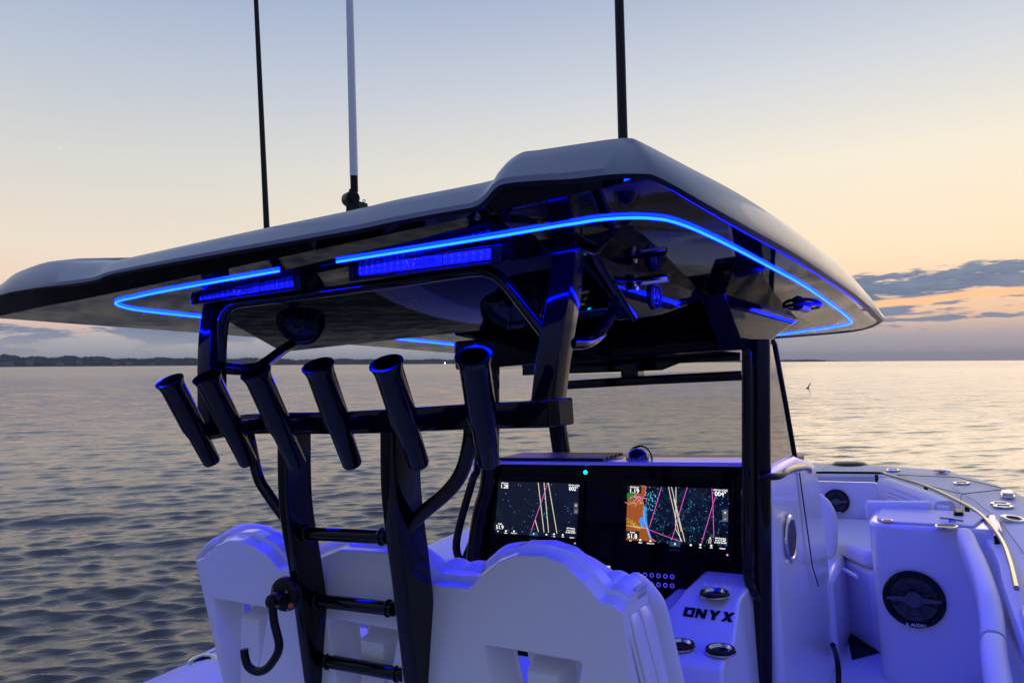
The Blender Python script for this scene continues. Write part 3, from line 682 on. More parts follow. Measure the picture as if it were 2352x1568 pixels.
# windshield
ws = thing('windshield', at(1500,960,y=3.9), 'clear windshield in a black frame above the dashboard', 'windshield') if False else None
def quad(nm, pts, m, th=.006, lab=None, par=None):
    P = [Vector(p) for p in pts]; n = (P[1]-P[0]).cross(P[-1]-P[0]).normalized()*th; k = len(P)
    b = MB(); b.add(P+[p+n for p in P], [tuple(range(k)), tuple(range(k, 2*k))[::-1]]+[(i, (i+1) % k, (i+1) % k+k, i+k) for i in range(k)]); return b.build(nm, m, par or boat, smooth=False, label=lab)
wsf = MB(); A_ = at(1262,850,y=3.85); B_ = at(1291,1048,y=3.92); wsf.tube([A_+(A_-B_)*.4, A_, B_], 1, sec=rrect(.05,.03,.008), upv=(1,0,0))
wf = wsf.build('windshield_frame', 'black_coat', boat)
for pts, s_ in (([(1258,886,3.86),(1300,884,3.86),(1500,872,3.88),(1706,862,3.9)], rrect(.026,.03,.006)), ([(1290,1050,3.92),(1500,1052,3.92),(1740,1053,3.92)], rrect(.014,.03,.004))):
    b = MB(); b.tube([at(x, y, y=yy) for x, y, yy in pts], 1, sec=s_, upv=(0,0,1)); b.build('frame_bar', 'black_coat', wf)
quad('windshield_pane', [at(1290,860,y=3.88), at(1705,850,y=3.88), at(1705,1045,y=3.93), at(1300,1045,y=3.93)], 'glass', lab='clear front pane of the windshield')
quad('windshield_pane', [at(1765,800,x=-.69), at(1778,780,x=-.69), at(1832,1066,x=-.69), at(1768,1080,x=-.69)], 'glass_smoke', lab='side pane of the windshield beside the starboard pillar')
b = MB(); b.tube([at(1771,775,x=-.69), at(1779,790,x=-.69), at(1805,930,x=-.69), at(1829,1068,x=-.69)], .012, 8); b.build('frame_edge', 'black_matte', wf)
b = MB(); b.tube([at(1768,1082,x=-.69), at(1832,1068,x=-.69)], .012, 8); b.build('frame_edge', 'black_matte', wf)
# mast foot on the roof front seen through the windshield
b = MB(); c0 = at(1452,845,y=3.7); b.box(c0-Vector((.05,.05,.05)), c0+Vector((.05,.05,.03))); b.tube([c0, at(1430,838,y=3.7), at(1410,842,y=3.7)], .014, 8)
b.build('wiper_motor', 'black_coat', boat, bev=.01)
quad('sun_strip', [at(1200,836,y=3.8), at(1700,796,y=3.8), at(1700,828,y=3.8), at(1560,834,y=3.8), at(1520,850,y=3.8), at(1200,862,y=3.8)], 'black_coat', th=.01)

# compass
cc = at(1465,1060,y=3.10); cp = thing('compass', cc, 'small dome compass on the dashboard top behind the windshield', 'compass')
b = MB(); b.lathe(cc-Vector((0,0,.0)), (0,0,1), [(-.012,0),(-.012,.068),(.0,.068),(.006,.060),(.006,.052)], 32); b.build('base', 'white_mast', cp)
b = MB(); b.lathe(cc, (0,0,1), [(.004,.056)]+[(.006+.056*math.sin(a), .054*math.cos(a)) for a in np.linspace(.1, 1.57, 12)], 32); b.build('dome', 'compass_glass', cp)
b = MB(); b.lathe(cc+Vector((0,.02,.012)), (0,-1,.3), [(0,.056),(.0,.063),(-.014,.063),(-.014,.056)], 32); b.build('hood', 'black_gloss', cp)

# ---------------------------------------------------------------- displays
PN = Vector(dp[1])
def onp(x, y, off=0.): return at(x, y, pl=(dp[0]+dp[1]*off, dp[1]))
def poly(mb, pts, m, off): mb.add([onp(x, y, off) for x, y in pts], [tuple(range(len(pts)))], m)
def line(mb, pts, w, m, off):
    for (x0, y0), (x1, y1) in zip(pts, pts[1:]):
        l = math.hypot(x1-x0, y1-y0) or 1; nx, ny = -(y1-y0)/l*w/2, (x1-x0)/l*w/2
        poly(mb, [(x0+nx, y0+ny), (x1+nx, y1+ny), (x1-nx, y1-ny), (x0-nx, y0-ny)], m, off)
def dot(mb, x, y, r, m, off): poly(mb, [(x+r*math.cos(a), y+r*math.sin(a)) for a in (0,1.05,2.09,3.14,4.19,5.24)], m, off)
def ptxt(mb, s, x, y, h, m, off):
    ux = onp(x+20, y+1.0)-onp(x, y); uy = onp(x, y-20)-onp(x, y); sc = uy.length/20
    v, f = text2d(s, h*sc, .00015); ux.normalize(); uy = (uy-ux*ux.dot(uy)).normalized(); o = onp(x, y, off); mb.add([o+ux*a[0]+uy*a[1] for a in v], f, m)
def z3(x, y): return (1119.7+.2515*x, 1079.5+.2515*y)
def display(outer, scr, lab):
    c = sum((onp(*p) for p in outer), Vector())/4; t = thing('chart_display', c, lab, 'screen', 'chart displays in the dashboard')
    b = MB(); b.add([onp(*p, .001) for p in outer]+[onp(*p, .016) for p in outer], [(0,1,2,3),(7,6,5,4),(0,4,5,1),(1,5,6,2),(2,6,7,3),(3,7,4,0)]); b.build('casing', 'black_gloss', t, bev=.004)
    return t, MB()
def common(mb, O, spd, hdg, dep, k):
    f = lambda x, y: z3(x, y)
    return
def wander(x, y, n, st, sd):
    r_ = random.Random(sd); a = r_.random()*6.28; P = [(x, y)]
    for _ in range(n):
        a += r_.uniform(-1.1, 1.1); x += st*math.cos(a); y += st*math.sin(a)*.9; P.append((x, y))
    return P
def inside(q, x, y):
    s = None
    for (x0, y0), (x1, y1) in zip(q, q[1:]+q[:1]):
        c = (x1-x0)*(y-y0)-(y1-y0)*(x-x0)
        if s is None: s = c > 0
        elif (c > 0) != s: return False
    return True
def clipline(mb, q, P, w, m, off):
    for a, b in zip(P, P[1:]):
        if inside(q, *a) and inside(q, *b): line(mb, [a, b], w, m, off)
def marks(mb, q, n, m, sd, size=1., off=.0185, xmin=None):
    r_ = random.Random(sd); xs_ = [p[0] for p in q]; ys_ = [p[1] for p in q]
    k = 0
    while k < n:
        x, y = r_.uniform(min(xs_), max(xs_)), r_.uniform(min(ys_), max(ys_)); 
        if not inside(q, x, y): continue
        k += 1
        if xmin and x < xmin(y): continue
        dot(mb, x, y, r_.uniform(.7, 1.2)*size, m, off)
# port display
O1 = [z3(*p) for p in ((78,36),(892,62),(848,716),(10,640))]; Q1 = [z3(*p) for p in ((105,98),(838,122),(812,622),(62,572))]
t1, s1 = display(O1, Q1, 'left chart display showing dark open water with white and pink tracks')
poly(s1, Q1, 'scr_dark', .0168)
for i in range(26):
    r_ = random.Random(i+50); x, y = r_.uniform(Q1[3][0], Q1[1][0]), r_.uniform(Q1[0][1], Q1[2][1]); clipline(s1, Q1, wander(x, y, r_.randint(6, 22), 3.2, i), .55, 'scr_contour', .0175)
marks(s1, Q1, 48, 'scr_cyan', 3, .85)
for a, b in (((463,112),(516,565)), ((516,112),(558,568)), ((556,115),(634,575)), ((436,455),(466,562))): line(s1, [z3(*a), z3(*b)], 1.4, 'scr_cream', .019)
line(s1, [z3(550,115), z3(484,310), z3(436,445), z3(398,556)], 1.25, 'scr_pink', .0195)
for x, y, s_, h in ((154,146,'1.28',12.5), (785,168,'002°',12.5), (112,518,'51.9',12.5)):
    w = 52; poly(s1, [z3(x-w,y-42), z3(x+w,y-38), z3(x+w-2,y+22), z3(x-w-2,y+18)], 'scr_box', .0197); ptxt(s1, s_, *z3(x, y+2), h, 'scr_white', .0203)
for x, y, s_ in ((158,118,'GPS Speed'), (790,138,'GPS Hdg (COG)'), (116,488,'Depth'), (760,530,'GPS Position'), (760,552,'N 42°13.687\''), (758,570,'W 070°43.490\'')): ptxt(s1, s_, *z3(x, y), 4.2, 'scr_white', .0203)
for x, y, s_ in ((95,556,'0-0'),(168,572,'Mark'),(242,574,'Where To'),(608,604,'Info'),(688,606,'Nav'),(770,614,'Options')): ptxt(s1, s_, *z3(x, y), 3.6, 'scr_white', .0203)
for x, y in ((168,552),(242,556),(538,586),(608,582),(688,588)): dot(s1, *z3(x, y), 1.9, 'scr_white', .0203)
poly(s1, [z3(384,562), z3(462,566), z3(460,600), z3(382,596)], 'scr_home', .0199); ptxt(s1, 'A', *z3(422,580), 6, 'scr_white', .0205)
for (y, s_) in ((322,'+'), (374,'-')): poly(s1, [z3(790,y-24), z3(828,y-22), z3(825,y+22), z3(788,y+20)], 'scr_btn', .0199); ptxt(s1, s_, *z3(808, y), 8, 'scr_white', .0205)
s1.build('screen', 'scr_dark', t1, smooth=False)
b = MB(); ptxt(b, 'GARMIN', *z3(416,628), 5.6, None, .0172); b.build('lettering', 'lettering_grey', t1, smooth=False)
b = MB(); dot(b, *z3(799,666), 2.2, None, .0172); b.build('power_button', 'scr_lpink', t1, smooth=False)
# starboard display
O2 = [z3(*p) for p in ((1240,62),(2262,90),(2250,826),(1206,744))]; Q2 = [z3(*p) for p in ((1282,140),(2210,168),(2196,706),(1264,634))]
t2, s2 = display(O2, Q2, 'right chart display showing an orange coastline with green and blue')
poly(s2, Q2, 'scr_black', .0168)
coast = [(1404,140),(1452,150),(1440,190),(1452,205),(1425,240),(1415,275),(1430,320),(1420,380),(1432,460),(1450,520),(1475,580),(1500,625),(1540,650)]
poly(s2, [z3(1282,140)]+[z3(*p) for p in coast[:8]]+[z3(1272,378)], 'scr_land', .0172)
poly(s2, [z3(1272,378)]+[z3(*p) for p in coast[7:]]+[z3(1264,634)], 'scr_land', .0172)
poly(s2, [z3(*p) for p in ((1276,205),(1345,212),(1340,262),(1274,255))], 'scr_green', .0176)
poly(s2, [z3(*p) for p in ((1430,330),(1458,335),(1448,400),(1462,500),(1480,560),(1500,628),(1482,626),(1458,560),(1440,480),(1422,400))], 'scr_blue', .0177)
poly(s2, [z3(*p) for p in ((1398,432),(1420,425),(1432,460),(1430,520),(1404,518),(1392,480),(1380,465))], 'scr_blue', .0177)
r_ = random.Random(9)
for i in range(120): 
    t = r_.random(); x = 1275+t*110+r_.gauss(0,12); y = 445+t*85+r_.gauss(0,14)
    dot(s2, *z3(x, y), .8, 'scr_yellow', .0178)
for i in range(60): dot(s2, *z3(r_.uniform(1285,1420), 300+r_.gauss(0,14)), .7, 'scr_yellow', .0178)
for i in range(7): line(s2, [z3(*p) for p in wander(1340+r_.uniform(-40,60), 280+r_.uniform(-50,20), 7, 14, i+90)], .9, 'scr_lpink', .0179)
line(s2, [z3(1268,502), z3(1340,515), z3(1460,528)], 1.1, 'scr_cream', .0179)
line(s2, [z3(*p) for p in coast], .8, 'scr_lpink', .0179)
cx_ = lambda y: np.interp(y, [z3(*p)[1] for p in coast], [z3(*p)[0] for p in coast])+3
for i in range(230):
    rr_ = random.Random(i+500); 
    if i < 160: x, y = z3(rr_.uniform(1440, 1900), rr_.uniform(150, 640))
    else: x, y = z3(rr_.uniform(1850, 2190), rr_.uniform(160, 660))
    P = [p for p in wander(x, y, rr_.randint(5, 16), 2.2, i+40)]; P = [p if p[0] > cx_(p[1]) else None for p in P]; P = [p for p in P if p]
    if len(P) > 2: clipline(s2, Q2, P, .5, 'scr_contour' if i % 3 else 'scr_contour2', .0174)
marks(s2, Q2, 190, 'scr_cyan', 4, .9, xmin=cx_)
for i in range(60): x, y = z3(1470+r_.gauss(0,40), 250+r_.gauss(0,60)); (dot(s2, x, y, 1.3, 'scr_cyan', .0185) if x > cx_(y) and inside(Q2, x, y) else None)
for a, b in (((1652,152),(1690,300),(1760,640)), ((1680,152),(1740,360),(1800,645)), ((1722,152),(1718,530)), ((1716,530),(1770,645)), ((1700,250),(1725,480),(1780,645))) if False else (((1652,152),(1765,645)), ((1680,152),(1802,650)), ((1722,152),(1718,530)), ((1716,530),(1778,650)), ((1700,260),(1770,560))):
    line(s2, [z3(*a), z3(*b)], 1.4, 'scr_cream', .019)
for P in (((1825,155),(1770,330),(1718,520),(1680,640)), ((2050,165),(2058,300),(2068,640)), ((2085,230),(2050,340),(1955,665)), ((1590,150),(1548,290),(1478,520)), ((1462,536),(1600,590),(1770,652))):
    line(s2, [z3(*p) for p in P], 1.25, 'scr_pink', .0195)
line(s2, [z3(*p) for p in ((2022,668),(2024,630),(2036,608),(2042,640),(2036,668))], 1.6, 'scr_cream', .0195)
for x, y, s_, h in ((1340,188,'1.19',14.5), (2128,215,'004°',14.5), (1322,600,'51.8',14.5)):
    w = 60; poly(s2, [z3(x-w,y-48), z3(x+w+6,y-44), z3(x+w+4,y+24), z3(x-w-2,y+20)], 'scr_box', .0197); ptxt(s2, s_, *z3(x, y+2), h, 'scr_white', .0203)
poly(s2, [z3(2068,600), z3(2200,606), z3(2196,676), z3(2064,668)], 'scr_box', .0197)
for x, y, s_ in ((1342,155,'GPS Speed'), (2128,182,'GPS Hdg (COG)'), (1325,566,'Depth'), (2128,622,'GPS Position'), (2130,642,'N 42°13.687\''), (2128,662,'W 070°43.490\'')): ptxt(s2, s_, *z3(x, y), 4.8, 'scr_white', .0203)
for x, y, s_ in ((1305,642,'0-0'),(1396,660,'Mark'),(1488,668,'Where To'),(1944,704,'Info'),(2044,706,'Nav'),(2146,714,'Options')): ptxt(s2, s_, *z3(x, y), 4.2, 'scr_white', .0203)
for x, y in ((1396,636),(1488,646),(1856,682),(1944,680),(2044,686)): dot(s2, *z3(x, y), 2.4, 'scr_white', .0203)
poly(s2, [z3(1664,648), z3(1762,654), z3(1760,698), z3(1662,692)], 'scr_home', .0199); ptxt(s2, 'A', *z3(1712,672), 7.5, 'scr_white', .0205)
for (y, s_) in ((388,'+'), (444,'-')): poly(s2, [z3(2148,y-28), z3(2196,y-26), z3(2194,y+26), z3(2146,y+24)], 'scr_btn', .0199); ptxt(s2, s_, *z3(2170, y), 10, 'scr_white', .0205)
s2.build('screen', 'scr_black', t2, smooth=False)
b = MB(); ptxt(b, 'GARMIN', *z3(1708,728), 6.6, None, .0172); b.build('lettering', 'lettering_grey', t2, smooth=False)
b = MB(); dot(b, *z3(2190,772), 2.6, None, .0172); b.build('power_button', 'scr_lpink', t2, smooth=False)
# small third instrument, cyan lamp, switch panel
b = MB(); q = [(1338,1284),(1410,1290),(1406,1322),(1334,1314)]; poly(b, q, None, .01); iv = thing('small_instrument', onp(1372,1302), 'small dash instrument partly hidden by the right seat back', 'instrument')
b.build('casing', 'black_gloss', iv, smooth=False); b = MB(); poly(b, [(1378,1297),(1402,1299),(1401,1306),(1377,1304)], None, .012); b.build('readout', 'scr_cream', iv, smooth=False)
lp = onp(1345,1084,.0); b = MB(); b.lathe(lp, PN, [(0,.008),(.004,.008),(.007,.005),(.008,0)], 16); o = b.build('indicator_lamp', 'led_dot', None); tag(o, 'small glowing cyan lamp at the top of the dash between the displays', 'lamp')
sw = thing('switch_panel', onp(1500,1333), 'black panel with two rows of round push buttons ringed in blue', 'switch panel')
b = MB(); q = [(1456,1308),(1556,1316),(1554,1358),(1452,1350)]; b.add([onp(*p, .001) for p in q]+[onp(*p, .008) for p in q], [(0,1,2,3),(7,6,5,4),(0,4,5,1),(1,5,6,2),(2,6,7,3),(3,7,4,0)]); b.build('plate', 'black_panel', sw, bev=.002)
mat('ring_blue', (.1,.1,.6), .3, emit=(.12,.10,1.), es=.45)
for r0 in range(2):
    for k in range(6):
        c = onp(1466+k*15.6+.0, 1318+k*1.1+r0*20.5, .009); b = MB(); b.lathe(c, PN, [(0,.0095),(.004,.0095),(.004,.0065),(.001,.006)], 18); bt = b.build('push_button', 'ring_blue', sw)
        b = MB(); b.lathe(c, PN, [(.001,.006),(.003,.005),(.003,0)], 12); b.build('button_cap', 'black_gloss', bt)

# ---------------------------------------------------------------- cup holder module
cm_ = MB(); x0, x1 = -1.08, -.735
prof = [(2.98,-.815),(2.70,-.823),(2.665,-.836),(2.568,-.940),(2.545,-.955),(2.435,-.962),(2.405,-.978),(2.375,-1.10),(2.40,-1.22),(2.98,-1.22)]
# port part steps down, starboard part is full height
def sec_(x, top): return [Vector((x, y, min(z, top) if y > 2.60 else z)) for y, z in prof]
cm_.loft([sec_(x0, -.90), sec_(-1.01, -.90), sec_(-.95, -.815), sec_(x1-.02, -.815), [Vector((x1, y, z-.0)) for y, z in prof]], True, (True, True))
mod = cm_.build('helm_module', 'gelcoat', boat, bev=.012, seg=3, label='white moulded helm module with recessed cup holders and black lettering')
def cup(c, r, lab):
    b = MB(); b.lathe(c, (0,0,1), [(0,r),(.010,r),(.014,r*.96),(.014,r*.78),(.010,r*.76)], 36); o = b.build('cup_holder', 'black_matte', mod, label=lab)
    b = MB(); b.lathe(c, (0,0,1), [(0,r*1.06),(.004,r*1.05),(.005,r*.99)], 36); b.build('base_ring', 'chrome', o)
    b = MB(); b.lathe(c, (0,0,1), [(.0146,r*.78),(.0152,r*.755),(.005,r*.64)], 36); b.build('cup_rim', 'steel', o)
    b = MB(); b.lathe(c, (0,0,1), [(.0045,r*.69),(.0042,0)], 36); b.build('cup_well', 'black_matte', o)
cup(at(1641,1366,z=-.818), .052, 'cup holder above the lettering'); cup(at(1563,1484,z=-.954), .050, 'cup holder below the lettering, next to the seat'); cup(at(1655,1496,z=-.954), .050, 'cup holder below the lettering, next to the pillar')
# lettering: blocky slanted capitals on the sloping face
fp = (np.array([0,2.665,-.836])+np.array([0,-.0012,.001]), np.array([0,-.104,.097])/np.linalg.norm([0,-.104,.097]))
def lp_(zx, zy): return at(976+.3776*zx, 976+.3776*zy, pl=(fp[0]+fp[1]*.001, fp[1]))
def zc(x, y): return ((2500+x*.38265-1700)/.6576, (2200+y*.38265-1700)/.6576)
LT = {'O': [[(628,588),(742,602),(712,700),(602,686)], [(660,620),(702,625),(688,668),(648,663)]],
 'N': [[(752,604),(790,608),(818,660),(832,614),(866,618),(836,716),(802,712),(772,660),(758,704),(730,701)]],
 'Y': [[(888,620),(930,625),(940,652),(968,630),(1008,634),(950,690),(938,728),(898,724),(910,684)]],
 'X': [[(1030,638),(1075,643),(1086,668),(1112,648),(1156,652),(1100,698),(1124,752),(1080,748),(1068,722),(1040,742),(998,738),(1052,694)]]}
b = MB()
for ch, loops in LT.items():
    if ch == 'O':
        a, c = loops; P = [lp_(*zc(*p)) for p in a]+[lp_(*zc(*p)) for p in c]; b.add(P, [(0,1,5,4),(1,2,6,5),(2,3,7,6),(3,0,4,7)])
    else:
        P = [lp_(*zc(*p)) for p in loops[0]]; b.add(P, [tuple(range(len(P)))])
b.build('lettering', 'lettering', mod, smooth=False, label='black block letters reading ONYX')

# ================================================================ HULL, CAPS AND BOW
out_px = [(1837,1060),(1990,1067),(2144,1077),(2220,1091),(2297,1114),(2352,1139)]
outS = [at(x, y, z=-.86) for x, y in out_px]+[Vector((.35,4.6,-.865)), Vector((.375,3.7,-.875)), Vector((.38,2.6,-.90)), Vector((.37,1.0,-.97)), Vector((.34,-2.2,-1.03))]
in_px = [(1857,1098),(1875,1091),(1950,1091),(2023,1092),(2122,1124),(2180,1152),(2218,1185),(2248,1220),(2272,1256),(2290,1296),(2300,1345)]
inS = [at(x, y, z=-.877) for x, y in in_px]+[Vector((.12,2.4,-.92)), Vector((.12,1.0,-.98)), Vector((.10,-2.2,-1.04))]
oS = resamp(cr(outS, 5), 90); iS = resamp(cr(inS, 5), 90)
# port gunwale
pO = [at(320,1568,z=-1.12), at(500,1478,z=-1.12)]
outP = [Vector((-2.80,-2.2,-1.13)), Vector((-2.86,.2,-1.13)), Vector((-2.93,1.69,-1.12)), Vector((-3.02,2.13,-1.12)), Vector((-3.08,3.0,-1.09)), Vector((-3.06,4.0,-1.0)), Vector((-2.85,5.0,-.93)), Vector((-2.4,6.0,-.88)), Vector((-1.85,6.75,-.86)), outS[0].copy()]
inP = [Vector((-2.42,-2.2,-1.14)), Vector((-2.48,.2,-1.14)), Vector((-2.56,1.69,-1.13)), Vector((-2.66,2.13,-1.13)), Vector((-2.72,3.0,-1.10)), Vector((-2.68,4.0,-1.02)), Vector((-2.45,5.0,-.95)), Vector((-2.05,5.6,-.90)), Vector((-1.6,5.95,-.88)), inS[0].copy()]
oP = resamp(cr(outP, 5), 90); iP = resamp(cr(inP, 5), 90)
cap = MB()
def lip_(p, o): d = (p-o).normalized(); return p+d*.0
def capl(O, I):
    dn = lambda P, d: [p+Vector((0,0,d)) for p in P]
    mid = lambda t, dz: [a.lerp(b, t)+Vector((0,0,dz)) for a, b in zip(O, I)]
    cap.loft([dn(O, -.06), dn(O, -.012), mid(.03, 0), mid(.12, .006), mid(.5, .010), mid(.88, .006), mid(.97, 0), dn(I, -.014), dn(I, -.07)], False)
capl(oS, iS); capl(oP, iP)
cap.build('gunwale_cap', 'nonskid', boat, ang=40)
hull = MB()
def hl(O, s):
    rs_ = []
    for t, inn in ((0, .0), (.35, .05), (.7, .16), (1.0, .38)):
        rs_.append([Vector((p.x+(XC-p.x)*inn*(.8), p.y-.35*inn*max(0, p.y-4)/3, p.z-.05+(-2.6-p.z)*t)) for p in O])
    hull.loft(rs_, False)
hl(oS, 1); hl(oP, -1)
hull.build('hull', 'gelcoat', boat, ang=50)
dk = MB(); dk.box((-2.9,-2.2,-1.70), (.12,5.2,-1.65)); dk.box((-2.55,-2.25,-1.70), (.12,-2.15,-1.10)); dk.build('deck', 'nonskid', boat, bev=.01)
# inner liner walls under the caps
lin_ = MB()
for I, s in ((iS, -1), (iP, 1)):
    rr = [[Vector((p.x+s*a, p.y, p.z+dz)) for p in I] for a, dz in ((0,-.04),(.02,-.12),(-.0,-.2),(-.03,-.4),(-.0,-.62),(.04,-.68))]
    lin_.loft(rr, False)
lin_.build('inner_liner', 'gelcoat', boat, ang=50)
# cap seams, hatch outline
def seam(pts, r=.0028, z=-.846, nm='seam', m='seam', lab=None):
    b = MB(); b.tube([at(x, y, z=z) for x, y in pts], r, 6); return b.build(nm, m, boat, label=lab)
seam([(2060,1090),(2200,1096),(2290,1118),(2310,1123),(2208,1134),(2205,1160)], nm='hatch_seam'); seam([(2060,1090),(2120,1112),(2205,1133)], nm='hatch_seam')
seam([(1914,1062),(1888,1078)], .002, nm='cap_seam', m='seam_soft')
seam([(2352,1270),(2300,1200),(2240,1150),(2185,1118)], .002, z=-.85, nm='cap_seam', m='seam_soft')
# fittings on the cap
def fit(px, py, kind, lab, z=-.85, grp=None, cat='fitting', s=1.):
    c = at(px, py, z=z); 
    if kind == 'rod':
        t = thing('flush_rod_holder', c, lab, 'rod holder', grp); b = MB(); b.lathe(c, (.15,-.1,1), [(-.005,.062*s),(.004,.060*s),(.008,.050*s),(.006,.036*s),(-.004,.032*s)], 30); b.build('flange', 'steel', t)
        b = MB(); b.lathe(c, (.15,-.1,1), [(.003,.034*s),(-.0,.033*s),(-.0,0)], 24); b.build('tube', 'black_matte', t)
    elif kind == 'cleat':
        b = MB(); b.tube([c+Vector((-.07*s,.03*s,.012)), c+Vector((-.03*s,.012*s,.014)), c+Vector((.03*s,-.012*s,.014)), c+Vector((.07*s,-.03*s,.012))], [.006,.009,.009,.006], 10); b.lathe(c, (0,0,1), [(-.004,.05*s),(.004,.048*s),(.006,0)], 24)
        o = b.build('cleat', 'steel', None, bev=.001); tag(o, lab, 'cleat', grp)
    elif kind == 'latch':
        b = MB(); b.lathe(c, (0,0,1), [(-.004,.052*s),(.004,.05*s),(.006,.03*s),(.003,0)], 24); b.box(c+Vector((-.03*s,-.008,.002)), c+Vector((.03*s,.008,.012))); o = b.build('flush_latch', 'steel', None, bev=.001); tag(o, lab, 'latch', grp)
fit(1930,1078,'latch','bright flush latch in the middle of the bow deck', grp='fittings on the gunwale') if False else None
P7 = lambda x, y: (1837.5+.2187*x, 1033.6+.2187*y)
fit(*P7(975,207), 'latch', 'round steel latch on the forward deck, just beyond the bow rail corner', grp='latches on the bow deck')
fit(*P7(1490,237), 'cleat', 'small steel cleat near the far edge of the bow deck', s=.8)
fit(*P7(1695,343), 'latch', 'round steel latch in the middle of the bow hatch lid', grp='latches on the bow deck')
fit(*P7(2105,560), 'latch', 'farther of the two steel latches side by side on the starboard deck', grp='latches on the bow deck')
fit(*P7(2135,587), 'latch', 'nearer of the two steel latches side by side on the starboard deck', grp='latches on the bow deck')
fit(*P7(2245,722), 'rod', 'steel rimmed flush rod holder in the starboard deck right of the bow rail')
c = at(*P7(2180,478), z=-.847); b = MB(); b.box(c+Vector((-.035,-.10,0)), c+Vector((.035,.10,.012))); b.box(c+Vector((-.028,-.07,.010)), c+Vector((.028,.07,.028))); o = b.build('navigation_light', 'chrome', None, bev=.01, seg=3); tag(o, 'low chrome navigation light on the starboard bow edge', 'light')
b = MB(); c = at(*P7(520,140), z=-.85); b.lathe(c+Vector((0,0,-.01)), (0,0,1), [(0,.15),(.02,.12),(.028,.05),(.03,0)], 20); o = b.build('deck_fitting', 'black_matte', None); tag(o, 'dark low dome on the far edge of the bow deck', 'fitting')
# flush rod holder and seams on the port gunwale
fit(465,1518,'rod','steel rimmed flush rod holder in the port gunwale at lower left', z=-1.118)
b = MB(); b.tube([at(330,1568,z=-1.113), at(530,1470,z=-1.113)], .003, 6); 
b = MB(); b.tube([Vector((-2.86,1.3,-1.108)), Vector((-2.93,2.2,-1.106)), Vector((-2.99,3.0,-1.078))], .0025, 6); b.build('cap_seam', 'seam_soft', boat)
c = Vector((-2.88,2.95,-1.083)); b = MB(); b.lathe(c, (0,0,1), [(0,.03),(.006,.028),(.008,0)], 20); o = b.build('deck_button', 'steel', None); tag(o, 'small round steel cap on the port gunwale beyond the ladder', 'fitting')

# bow rail
rl_px = [(1857,1097),(1862,1090),(1875,1085),(1950,1085),(2023,1086),(2040,1090),(2122,1114),(2187,1143),(2242,1173),(2275,1204),(2303,1244),(2321,1292),(2335,1350)]
RPp = cr([at(x, y, z=-.824) for x, y in rl_px], 6); cut = 6*4
rail = MB(); rail.tube(RPp[cut:], .0098, 14); rl_ = rail.build('bow_rail', 'rail_steel', boat, label='bright curved rail along the starboard bow coaming')
rail = MB(); rail.tube(RPp[:cut+1], .0098, 14); rail.build('rail_end', 'black_coat', rl_, label='dark forward stretch of the bow rail')
for x, y in ((2013,1090),(2126,1117),(2221,1164),(2289,1228)):
    c = at(x, y, z=-.829); b = MB(); b.tube([c, c+Vector((0,0,-.055))], .0125, 10); b.build('rail_post', 'black_coat', rl_)

# bow seating, starboard
def slab(nm, pts, z0, z1, m, bev=.02, seg=3, par=None, lab=None):
    k = len(pts); b = MB(); lo = [Vector((p[0], p[1], z0)) for p in pts]; hi = [Vector((p[0], p[1], z1)) for p in pts]
    b.add(lo+hi, [tuple(range(k))[::-1], tuple(range(k, 2*k))]+[(i, (i+1) % k, (i+1) % k+k, i+k) for i in range(k)]); return b.build(nm, m, par or boat, bev=bev, seg=seg, label=lab)
def arc(c, r, a0, a1, n=6): return [(c[0]+r*math.cos(R(a)), c[1]+r*math.sin(R(a))) for a in np.linspace(a0, a1, n)]
slab('bow_seat_base', [(.12,4.2)]+[(.12,5.2),(-.05,6.2),(-.95,6.2),(-.90,5.6),(-.55,4.75)]+arc((-.37,4.34),.14,180,270,8), -1.65, -.83, 'gelcoat', .012) if False else None
bb = slab('bow_locker', [(.14,4.20),(.14,4.62),(-.46,4.72)]+arc((-.33,4.33),.13,180,270,8), -1.66, -.835, 'gelcoat', .018, 3, lab='white locker with a speaker in its aft face')
slab('locker_lid', [(.02,4.235),(.10,4.60),(-.42,4.66)]+arc((-.32,4.345),.10,180,270,6), -.835, -.823, 'nonskid', .004, 2, par=bb)
slab('bow_seat_base', [(.05,4.70),(-.05,5.6),(-.98,5.6),(-.93,5.2),(-.50,4.60)], -1.65, -1.18, 'gelcoat', .03)
slab('bow_seat_cushion', [(.02,4.72),(-.10,5.6),(-.98,5.6),(-.93,5.2),(-.53,4.60)], -1.17, -1.075, 'vinyl', .03, 4, lab='white bow seat cushion behind the locker')
b = MB(); b.tube([Vector((-.57,4.56,-1.21)), Vector((-.95,5.15,-1.20))], .012, 8); b.build('seat_edge_trim', 'gelcoat', boat)
# bolster on the locker, small pad beside it
b = MB(); p0, p1 = at(1990,1172,y=4.68), at(2140,1174,y=4.68); b.tube([p0, p0.lerp(p1,.03), p0.lerp(p1,.5), p0.lerp(p1,.97), p1], [.7,1,1,1,.75], sec=rrect(.056,.05,.03), upv=(0,0,1)); b.build('headrest_bolster', 'vinyl', boat, ang=50, bev=.0)
b = MB(); p0, p1 = at(2150,1176,y=4.7), at(2182,1178,y=4.7); b.tube([p0, p0.lerp(p1,.1), p0.lerp(p1,.9), p1], [.7,1,1,.8], sec=rrect(.04,.045,.02), upv=(0,0,1)); b.build('headrest_bolster', 'vinyl', boat, ang=50)
